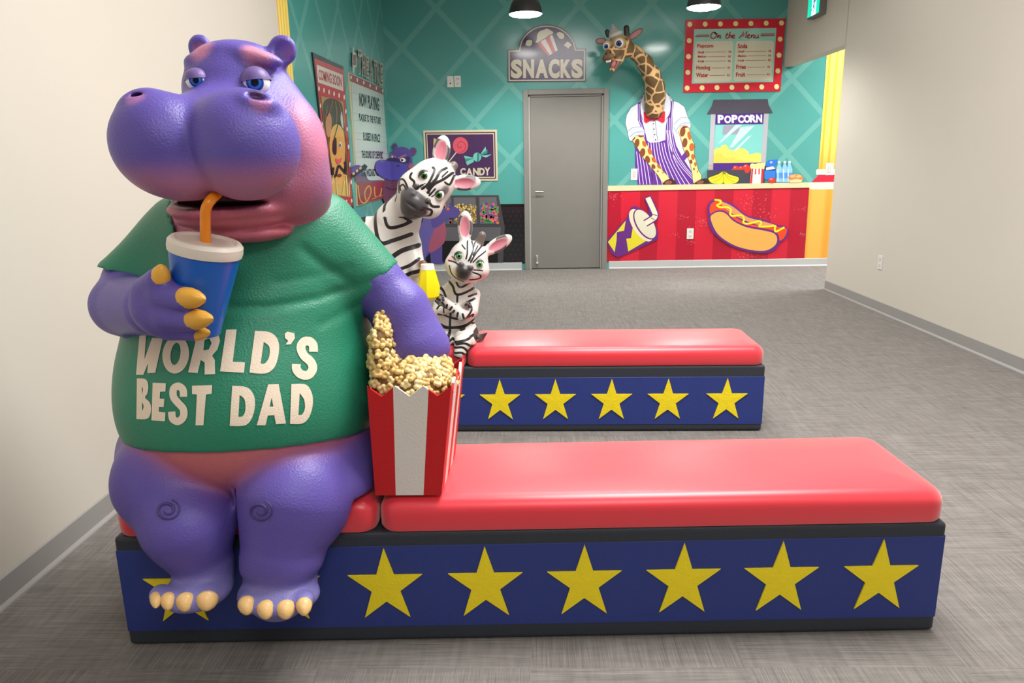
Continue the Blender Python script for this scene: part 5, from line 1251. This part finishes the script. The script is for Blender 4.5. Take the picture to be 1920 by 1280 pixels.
s.put('popcorn', pm('machine_corn', (238, 214, 100)), Shapes().poly([(195, 740), (230, 710), (280, 705), (300, 675), (345, 665), (380, 690), (385, 725), (440, 735), (480, 745), (520, 712), (600, 720), (645, 760), (650, 795), (700, 785), (750, 770), (810, 780), (804, 900), (188, 903)]))
s.put('popcorn_front', pm('machine_corn2', (228, 198, 84)), Shapes().poly([(192, 790), (240, 768), (300, 780), (340, 830), (400, 835), (450, 815), (500, 860), (560, 868), (700, 890), (700, 902), (188, 903)]))
s.put('header', pm('header_violet', (76, 42, 132)), Shapes().poly([(218, 262), (846, 258), (832, 398), (214, 405)])); s.put('footer', pm('header_violet', (76, 42, 132)), Shapes().poly([(188, 905), (806, 895), (800, 992), (186, 992)]))
s.put('roof', pm('roof_slate', (76, 72, 86)), Shapes().poly([(190, 84), (893, 74), (905, 150), (960, 256), (104, 270), (165, 170)]))
s.put('base', pm('machine_base', (70, 68, 80)), Shapes().poly([(110, 996), (860, 985), (860, 1160), (104, 1165)]))
s.put('bolt', pm('bolt_brass', (226, 160, 110)), Shapes().ell(152, 928, 11, 12, 12).ell(150, 965, 11, 12, 12))
sh = Shapes(); letters(sh, 'POPCORN', [(244, 280, 322, 388), (330, 288, 418, 388), (424, 280, 500, 384), (506, 284, 582, 384), (580, 280, 668, 382), (662, 278, 746, 378), (742, 276, 820, 378)], 0.05)
s.put('lettering', pm('letter_white', (232, 226, 232)), sh)
s = Print('fruit_crate_print', 'printed green crate of red apples', 'wall print', ca, (560, 1160), base=0.008)
s.put('crate', pm('crate_green', (52, 160, 84)), Shapes().poly([(430, 1036), (680, 1030), (672, 1160), (420, 1162)]))
for x, y, r in ((440, 1010, 28), (478, 975, 40), (528, 1012, 28), (550, 975, 36), (612, 958, 40), (625, 1004, 32), (650, 975, 30)):
    s.put('apple', pm('apple_red', (222, 58, 44)), Shapes().ell(x, y, r, r*0.95, 20), up=0.0002); 
s.put('shine', pm('apple_shine', (244, 168, 140)), Shapes().ell(468, 960, 10, 8, 10).ell(602, 942, 12, 8, 10).ell(540, 962, 8, 7, 10))
s = Print('bananas_print', 'printed two hands of yellow bananas in front of the popcorn machine', 'wall print', ca, (320, 1165), base=0.012)
s.put('bunch', pm('banana', (242, 218, 50)), Shapes().poly([(318, 1015), (250, 1050), (140, 1090), (124, 1110), (150, 1150), (200, 1168), (300, 1168), (322, 1110)], smooth=3)); s.put('bunch', pm('banana', (242, 218, 50)), Shapes().poly([(322, 1015), (400, 1055), (500, 1085), (516, 1115), (490, 1155), (420, 1168), (330, 1168), (318, 1110)], smooth=3))
s.put('banana_lines', pm('banana_line', (170, 140, 30)), Shapes().line([(318, 1025), (250, 1080), (150, 1108)], 5, smooth=4).line([(318, 1030), (270, 1110), (180, 1150)], 5, smooth=4).line([(325, 1025), (400, 1085), (500, 1110)], 5, smooth=4).line([(325, 1030), (390, 1115), (470, 1150)], 5, smooth=4).line([(320, 1010), (320, 1165)], 5)); s.put('stem', pm('banana_stem', (110, 110, 40)), Shapes().poly([(305, 1012), (350, 1030), (340, 1048), (310, 1035)]))
s = Print('popcorn_bag_print', 'printed red striped popcorn bag between apples and blue dispenser', 'wall print', ca, (750, 1165), base=0.014)
s.put('bag', pm('bag_white', (238, 230, 222)), Shapes().poly([(680, 965), (840, 960), (830, 1165), (660, 1167)])); s.put('stripes', pm('bag_red', (214, 50, 58)), Shapes().poly([(682, 975), (704, 972), (688, 1166), (662, 1167)]).poly([(728, 975), (744, 975), (742, 1050), (724, 1050)]).poly([(772, 975), (790, 975), (786, 1050), (770, 1050)]).poly([(812, 972), (840, 970), (830, 1165), (800, 1166)]))
s.put('popcorn', pm('bag_corn', (240, 220, 150)), Shapes().poly([(662, 930), (690, 908), (730, 915), (770, 902), (820, 905), (862, 900), (850, 950), (842, 985), (800, 970), (750, 985), (700, 965), (672, 975)], smooth=3))
s = Print('napkin_dispenser_print', 'printed blue napkin dispenser beside the popcorn bag', 'wall print', ca, (930, 1150), base=0.010)
s.put('box', pm('napkin_blue', (52, 122, 214)), Shapes().poly([(850, 1000), (1000, 990), (990, 1150), (850, 1110)])); s.put('front', pm('napkin_dark', (40, 52, 84)), Shapes().poly([(850, 940), (1000, 980), (985, 1000), (850, 1000)])); s.put('top', pm('napkin_top', (48, 116, 220)), Shapes().poly([(900, 866), (1028, 856), (985, 950), (855, 945)])); s.put('napkin', pm('napkin_white', (232, 232, 236)), Shapes().poly([(870, 962), (960, 945), (990, 980), (870, 995)])); s.put('knob', pm('knob_grey', (180, 184, 196)), Shapes().ell(936, 894, 18, 16, 14))
for i, x in enumerate((1040, 1112, 1172)):
    s = Print('water_bottle_print', ('leftmost printed water bottle, beside the blue dispenser', 'middle one of the three printed water bottles', 'rightmost printed water bottle, beside the muffin')[i], 'wall print', ca, (x, 1155), base=0.012+0.002*i, group='printed water bottles on the counter')
    s.put('bottle', pm('bottle_blue', (140, 196, 240)), Shapes().poly([(x-15, 905), (x+15, 905), (x+18, 925), (x+38, 980), (x+40, 1152), (x-40, 1154), (x-38, 980), (x-18, 925)]))
    s.put('label_band', pm('bottle_band', (84, 150, 230)), Shapes().poly([(x-39, 1030), (x+39, 1028), (x+40, 1100), (x-40, 1102)])); s.put('cap', pm('bottle_cap', (206, 216, 226)), Shapes().poly([(x-16, 876), (x+16, 874), (x+16, 904), (x-16, 905)])); s.put('shine', pm('bottle_shine', (206, 230, 250)), Shapes().poly([(x-24, 985), (x-10, 985), (x-10, 1140), (x-24, 1140)]))
s = Print('apple_print', 'single printed red apple in front of the water bottles', 'wall print', ca, (945, 1160), base=0.019)
s.put('apple', pm('apple_red', (222, 58, 44)), Shapes().ell(946, 1128, 48, 36, 24)); s.put('shine', pm('apple_shine', (244, 168, 140)), Shapes().ell(935, 1112, 16, 9, 12))
s = Print('muffin_print', 'printed brown muffin at the right end of the counter', 'wall print', ca, (1250, 1155), base=0.019)
s.put('case', pm('muffin_case', (236, 206, 150)), Shapes().poly([(1165, 1108), (1345, 1105), (1325, 1155), (1180, 1158)])); s.put('top', pm('muffin_top', (206, 132, 84)), Shapes().poly([(1155, 1095), (1165, 1068), (1210, 1048), (1270, 1045), (1330, 1065), (1350, 1095), (1340, 1120), (1260, 1110), (1180, 1122)], smooth=4)); s.put('crumb', pm('muffin_light', (236, 180, 120)), Shapes().ell(1210, 1075, 34, 16, 16).ell(1285, 1075, 40, 18, 16).ell(1250, 1062, 20, 10, 12))
# left mural: coming-soon poster and theatre board -----------------------------------------
c4 = zmap(540, 60, 3.764)
s = Print('coming_soon_poster', 'tall red COMING SOON poster of a pirate lion on the left wall', 'poster', c4, (370, 1230), LW, base=0.001)
def blend_q(q, u0, v0, u1, v1):
    """sub-rectangle of a quad TL,TR,BR,BL"""
    TL, TR, BR, BL = [np.array(p, float) for p in q]
    f = lambda u, v: tuple((TL*(1-u)+TR*u)*(1-v)+(BL*(1-u)+BR*u)*v)
    return [f(u0, v0), f(u1, v0), f(u1, v1), f(u0, v1)]
PQ = [(163, 143), (381, 243), (455, 1248), (292, 1270)]
s.put('frame', pm('poster_black', (36, 34, 40)), Shapes().poly(PQ), thick=0.012, up=0.012)
s.put('red_border', pm('poster_red', (190, 44, 60)), Shapes().poly([(175, 185), (382, 268), (448, 1225), (288, 1240)]))
s.put('title_card', pm('poster_card', (216, 206, 196)), Shapes().poly([(190, 230), (375, 303), (380, 418), (200, 355)]))
sh = Shapes(); text(sh, 'COMING SOON', 204, 262, 368, 335, dy=56, bold=0.03); s.put('lettering', pm('poster_letter', (178, 46, 60)), sh)
sh = Shapes()
for i in range(6): sh.ell(205+36*i, 400+12*i, 6, 18, 12)
for i in range(5): sh.ell(216+13*i, 520+130*i, 5, 16, 12).ell(397+9.5*i, 560+125*i, 5, 17, 12)
for i in range(4): sh.ell(330+36*i, 1208-6*i, 6, 14, 12)
s.put('bulbs', pm('poster_bulb', (236, 214, 206)), sh)
PIC = [(220, 452), (378, 492), (428, 1165), (275, 1150)]
s.put('picture', pm('poster_sepia', (176, 142, 82)), Shapes().poly(PIC))
s.put('mane', pm('lion_mane', (88, 56, 42)), Shapes().poly([(236, 500), (280, 468), (340, 485), (372, 520), (382, 620), (400, 760), (412, 900), (420, 1060), (340, 1160), (285, 1140), (262, 900), (250, 720), (232, 600)], smooth=3))
s.put('body', pm('lion_body', (214, 168, 76)), Shapes().poly([(276, 1020), (330, 980), (400, 1010), (424, 1160), (276, 1148)]))
s.put('mane_strands', pm('lion_strand', (140, 92, 54)), Shapes().line([(262, 520), (250, 640), (258, 800)], 7, smooth=4).line([(300, 485), (272, 600), (268, 760), (280, 960)], 8, smooth=4).line([(345, 500), (368, 600), (385, 760)], 8, smooth=4).line([(320, 490), (330, 580), (325, 650)], 8, smooth=4).line([(392, 780), (404, 920), (410, 1050)], 8, smooth=4).line([(270, 860), (280, 980), (300, 1080)], 8, smooth=4).line([(360, 520), (374, 560), (380, 640)], 6, smooth=4))
s.put('ear_feather', pm('lion_feather', (196, 196, 190)), Shapes().poly([(362, 560), (372, 600), (376, 680), (364, 660), (356, 610)], smooth=3))
s.put('face', pm('lion_face', (224, 170, 84)), Shapes().poly([(290, 690), (330, 650), (372, 690), (388, 800), (384, 930), (362, 1060), (340, 1080), (318, 1040), (292, 930), (276, 800)], smooth=4))
s.put('ear', pm('lion_ear', (200, 130, 82)), Shapes().poly([(248, 640), (275, 570), (292, 620), (285, 720), (262, 740)], smooth=4))
s.put('strap', pm('strap_dark', (34, 26, 30)), Shapes().line([(340, 640), (310, 750), (312, 800)], 6))
s.put('eye_patch', pm('strap_dark', (34, 26, 30)), Shapes().poly([(300, 770), (324, 748), (326, 850), (312, 868), (297, 840)], smooth=3))
s.put('eye', pm('white', (222, 220, 214)), Shapes().ell(352, 795, 10, 22, 16)); s.put('iris', pm('lion_iris', (70, 90, 160)), Shapes().ell(350, 800, 6, 13, 12))
s.put('nose', pm('lion_nose', (226, 96, 96)), Shapes().poly([(318, 890), (340, 900), (362, 885), (356, 915), (338, 932), (322, 918)], smooth=3))
s.put('moustache', pm('strap_dark', (34, 26, 30)), Shapes().line([(302, 955), (300, 1005), (318, 1015), (338, 945), (362, 965), (384, 985), (388, 930), (378, 920)], 15, smooth=4))
s.put('mouth', pm('lion_mouth', (120, 44, 48)), Shapes().ell(345, 1012, 15, 12, 14))
s.put('straw_lines', pm('lion_straw', (240, 214, 130)), Shapes().line([(285, 1130), (300, 1010)], 5).line([(400, 1150), (392, 1010)], 5).line([(330, 1150), (322, 1060)], 4).line([(365, 1155), (380, 1050)], 4).line([(415, 1150), (412, 1060)], 4))
s = Print('theatre_board', 'THEATRE marquee board listing films now playing, by the left corner', 'sign', c4, (590, 1200), LW, base=0.001)
s.put('board', pm('board_cream', (206, 196, 160)), Shapes().poly([(420, 286), (664, 394), (706, 1160), (482, 1228)]), thick=0.012, up=0.012)
s.put('header', pm('board_red', (150, 48, 58)), Shapes().poly([(424, 292), (662, 396), (667, 442), (428, 346)]))
sh = Shapes()
for i in range(6): sh.ell(435+45*i, 320+19*i, 5, 14, 12)
s.put('bulbs', pm('board_bulb', (226, 216, 206)), sh)
s.put('panel', pm('board_white', (186, 196, 192)), Shapes().poly([(434, 352), (664, 446), (694, 880), (690, 1050), (474, 1060)]))
sh = Shapes()
for (a, b) in (((438, 425), (668, 490)), ((444, 470), (670, 528)), ((448, 570), (676, 618)), ((452, 620), (680, 662)), ((455, 710), (684, 742)), ((458, 755), (686, 782)), ((462, 845), (690, 858)), ((464, 885), (692, 896))): sh.line([a, b], 4)
s.put('rails', pm('board_rail', (176, 176, 150)), sh)
sh = Shapes()
text(sh, 'NOW PLAYING', 492, 428, 634, 522, dy=38, bold=0.04); text(sh, 'PLAQUE TO THE FUTURE', 490, 574, 645, 632, dy=28, bold=0.035); text(sh, 'FLOSSED IN SPACE', 520, 706, 640, 764, dy=16, bold=0.035)
text(sh, 'THE SOUND OF CHEWSIC', 508, 836, 662, 890, dy=6, bold=0.035); text(sh, 'THE WIZARD OF', 508, 968, 634, 1020, dy=-4, bold=0.035)
s.put('lettering', pm('board_ink', (36, 36, 46)), sh)
s.put('lower_panel', pm('board_red', (150, 48, 58)), Shapes().poly([(478, 1065), (704, 1052), (706, 1158), (484, 1222)]))
s.put('gold_swirls', pm('board_gold', (206, 160, 70)), Shapes().line([(480, 1080), (500, 1190), (540, 1200), (575, 1130), (560, 1085), (530, 1130), (540, 1190)], 8, smooth=4).line([(600, 1090), (605, 1160), (640, 1150), (650, 1100)], 8, smooth=4).line([(580, 1180), (690, 1140)], 5))
sh = Shapes(); s3 = Shapes()
TH = [(482, 122, 508, 300), (512, 150, 534, 312), (540, 172, 560, 325), (563, 184, 590, 338), (594, 196, 616, 350), (616, 208, 638, 366), (638, 218, 660, 376)]
for ch, b in zip('THEATRE', TH): text(sh, ch, *b, dy=6, bold=0.07); text(s3, ch, b[0]+2, b[1]+10, b[2]-3, b[3]-10, dy=6, bold=0.01)
s.put('title_letters', pm('title_cream', (196, 190, 168)), sh); s.put('title_inlay', pm('title_maroon', (128, 52, 56)), s3)
s.put('film_icon', pm('title_cream', (196, 190, 168)), Shapes().poly([(444, 100), (452, 118), (450, 140), (470, 152), (470, 250), (456, 244), (452, 285), (444, 290), (440, 200)])); s.put('film_icon_inlay', pm('title_maroon', (128, 52, 56)), Shapes().poly([(445, 160), (466, 160), (466, 235), (445, 232)]))
# switch plates and outlets -------------------------------------------------------------------
plm = mat('plate_white', (222, 220, 214), 0.4); pld = mat('plate_grey', (196, 194, 190), 0.4)  # sockets and rockers slightly greyer than the plate
def plate(label, c, sz, kind, group=None, plane='y'):
    x, y, z = c; w2, h2 = sz[0]/2, sz[1]/2
    o = empty('outlet_plate' if kind == 'outlet' else 'switch_plate', c, label, 'wall plate', group)
    def bx(n, a0, a1, b0, b1, t, m, bev=0.002):
        if plane == 'y': return box(n, x+a0, x+a1, y-t, y, z+b0, z+b1, m, o, bev)
        return box(n, x-t, x, y+a0, y+a1, z+b0, z+b1, m, o, bev)
    bx('plate', -w2, w2, -h2, h2, 0.007, plm)
    if kind == 'outlet':
        for s_ in (-1, 1): bx('socket', -w2*0.45, w2*0.45, s_*h2*0.45-h2*0.22, s_*h2*0.45+h2*0.22, 0.009, pld)
    elif kind == 'rocker': bx('rocker', -w2*0.45, w2*0.45, -h2*0.55, h2*0.55, 0.010, pld)
    elif kind == 'data':
        bx('port', -w2*0.2, w2*0.2, h2*0.15, h2*0.35, 0.009, pld); bx('port', -w2*0.2, w2*0.2, -h2*0.45, -h2*0.2, 0.009, dark)
    return o
def wp(px, py, dy=0.0): return at_y(px, py, DB-dy)
plate('white data plate left of its twin on the teal wall', wp(844.5, 153), (0.082, 0.135), 'data'); plate('white outlet plate right of its twin on the teal wall', wp(858, 152.5), (0.082, 0.135), 'outlet')
plate('white switch plate beside the printed giraffe waiter', wp(1189, 327), (0.085, 0.145), 'rocker'); plate('white outlet plate on the red counter front', wp(1294, 438, 0.004), (0.088, 0.14), 'outlet')
plate('white plate at the foot of the yellow column', wp(1555, 317), (0.10, 0.15), 'rocker')
plate('white outlet plate low on the beige right wall', at_x(1651, 492, XR), (0.078, 0.125), 'outlet', plane='x')
# pendant lamps ------------------------------------------------------------------------------
shade = mat('lamp_shade_dark', (62, 62, 62), 0.4, 0.5, metal=0.4); shin = mat('lamp_inside_white', (240, 240, 238), 0.5)
for px, lb in ((985.5, 'left dark dome pendant lamp hanging above the SNACKS sign'), (1319.5, 'right dark dome pendant lamp hanging above the menu board')):
    c = at_y(px, 27 if px < 1100 else 14, 8.42); R_ = 0.176; zc = float(c[2]); c = np.array([c[0], 8.42, zc])
    p = empty('pendant_lamp', c, lb, 'lamp')
    prof = [(R_*1.0, 0), (R_*0.99, 0.02), (R_*0.95, 0.06), (R_*0.86, 0.105), (R_*0.70, 0.145), (R_*0.48, 0.175), (R_*0.26, 0.19), (R_*0.22, 0.25), (0.0001, 0.255)]
    lathe('lamp_shade', prof, c, shade, p, 40, caps=False)
    lathe('shade_lining', [(R_*0.985, 0.002), (R_*0.965, 0.02), (R_*0.92, 0.06), (R_*0.83, 0.10), (R_*0.67, 0.138), (R_*0.45, 0.167), (0.0001, 0.178)], c, shin, p, 40, caps=False)
    tube('cord', [c+[0, 0, 0.25], [c[0], c[1], CEIL-0.02]], 0.006, dark, p, 8)
    lathe('ceiling_rose', [(0.06, 0), (0.055, 0.018), (0.02, 0.02)], [c[0], c[1], CEIL-0.02], shade, p, 24)
    ball('bulb', c+[0, 0, 0.075], 0.06, mat('bulb_glow', (255, 250, 240), 0.4, emit=14), p, 20)
    lathe('diffuser', [(R_*0.975, 0.0), (R_*0.9, -0.012), (R_*0.6, -0.024), (0.0001, -0.03)], c+[0, 0, 0.004], mat('diffuser_glow', (255, 252, 246), 0.5, emit=40.0), p, 40)
    l = bpy.data.lights.new('pendant_light', 'SPOT'); l.energy = 260; l.spot_size = math.radians(150); l.spot_blend = 0.5; l.shadow_soft_size = 0.15; l.color = (1, 0.98, 0.94)
    lo = bpy.data.objects.new('pendant_light', l); lo.location = (c[0], c[1], zc-0.03); C.objects.link(lo)
# exit sign on the header ---------------------------------------------------------------------
y0, y1 = 8.60, 8.95; z0, z1 = 2.90, 3.13; xf = XR-0.075
e = empty('exit_sign', (XR-0.04, (y0+y1)/2, z0), 'green lit running man exit sign fixed to the header by the corner', 'exit sign')
box('housing', xf, XR, y0, y1, z0-0.012, z1+0.02, mat('sign_housing', (112, 108, 106), 0.5), e, 0.006)
EP = ('x', xf)
def sgn(name, m, polys, lift):
    V = []; F = []
    for ring in polys:
        P, T = tri2d([ring]); n0 = len(V)
        V += [(xf-lift, y0+(1-u)*(y1-y0), z0+v*(z1-z0)) for u, v in P]; F += [[n0+i for i in t] for t in T]
    return mesh(name, V, F, m, e)
sgn('lit_panel', mat('sign_green', (20, 214, 176), 0.4, emit=1.0), [[(0.02, 0.03), (0.98, 0.03), (0.98, 0.99), (0.02, 0.99)]], 0.002)
sgn('doorway', mat('sign_white', (246, 252, 252), 0.4, emit=1.4), [[(0.36, 0.03), (0.72, 0.03), (0.72, 0.99), (0.36, 0.99)]], 0.003)
sgn('running_man', mat('sign_blue', (60, 160, 200), 0.4, emit=0.5), [ellipse(0.60, 0.84, 0.05, 0.07, 14), [(0.50, 0.70), (0.60, 0.76), (0.66, 0.66), (0.72, 0.60), (0.70, 0.56), (0.62, 0.62), (0.58, 0.48), (0.62, 0.30), (0.56, 0.14), (0.52, 0.16), (0.55, 0.30), (0.50, 0.40), (0.42, 0.28), (0.34, 0.26), (0.34, 0.31), (0.41, 0.34), (0.49, 0.50), (0.51, 0.64), (0.44, 0.60), (0.42, 0.50), (0.38, 0.52), (0.41, 0.64)]], 0.004)
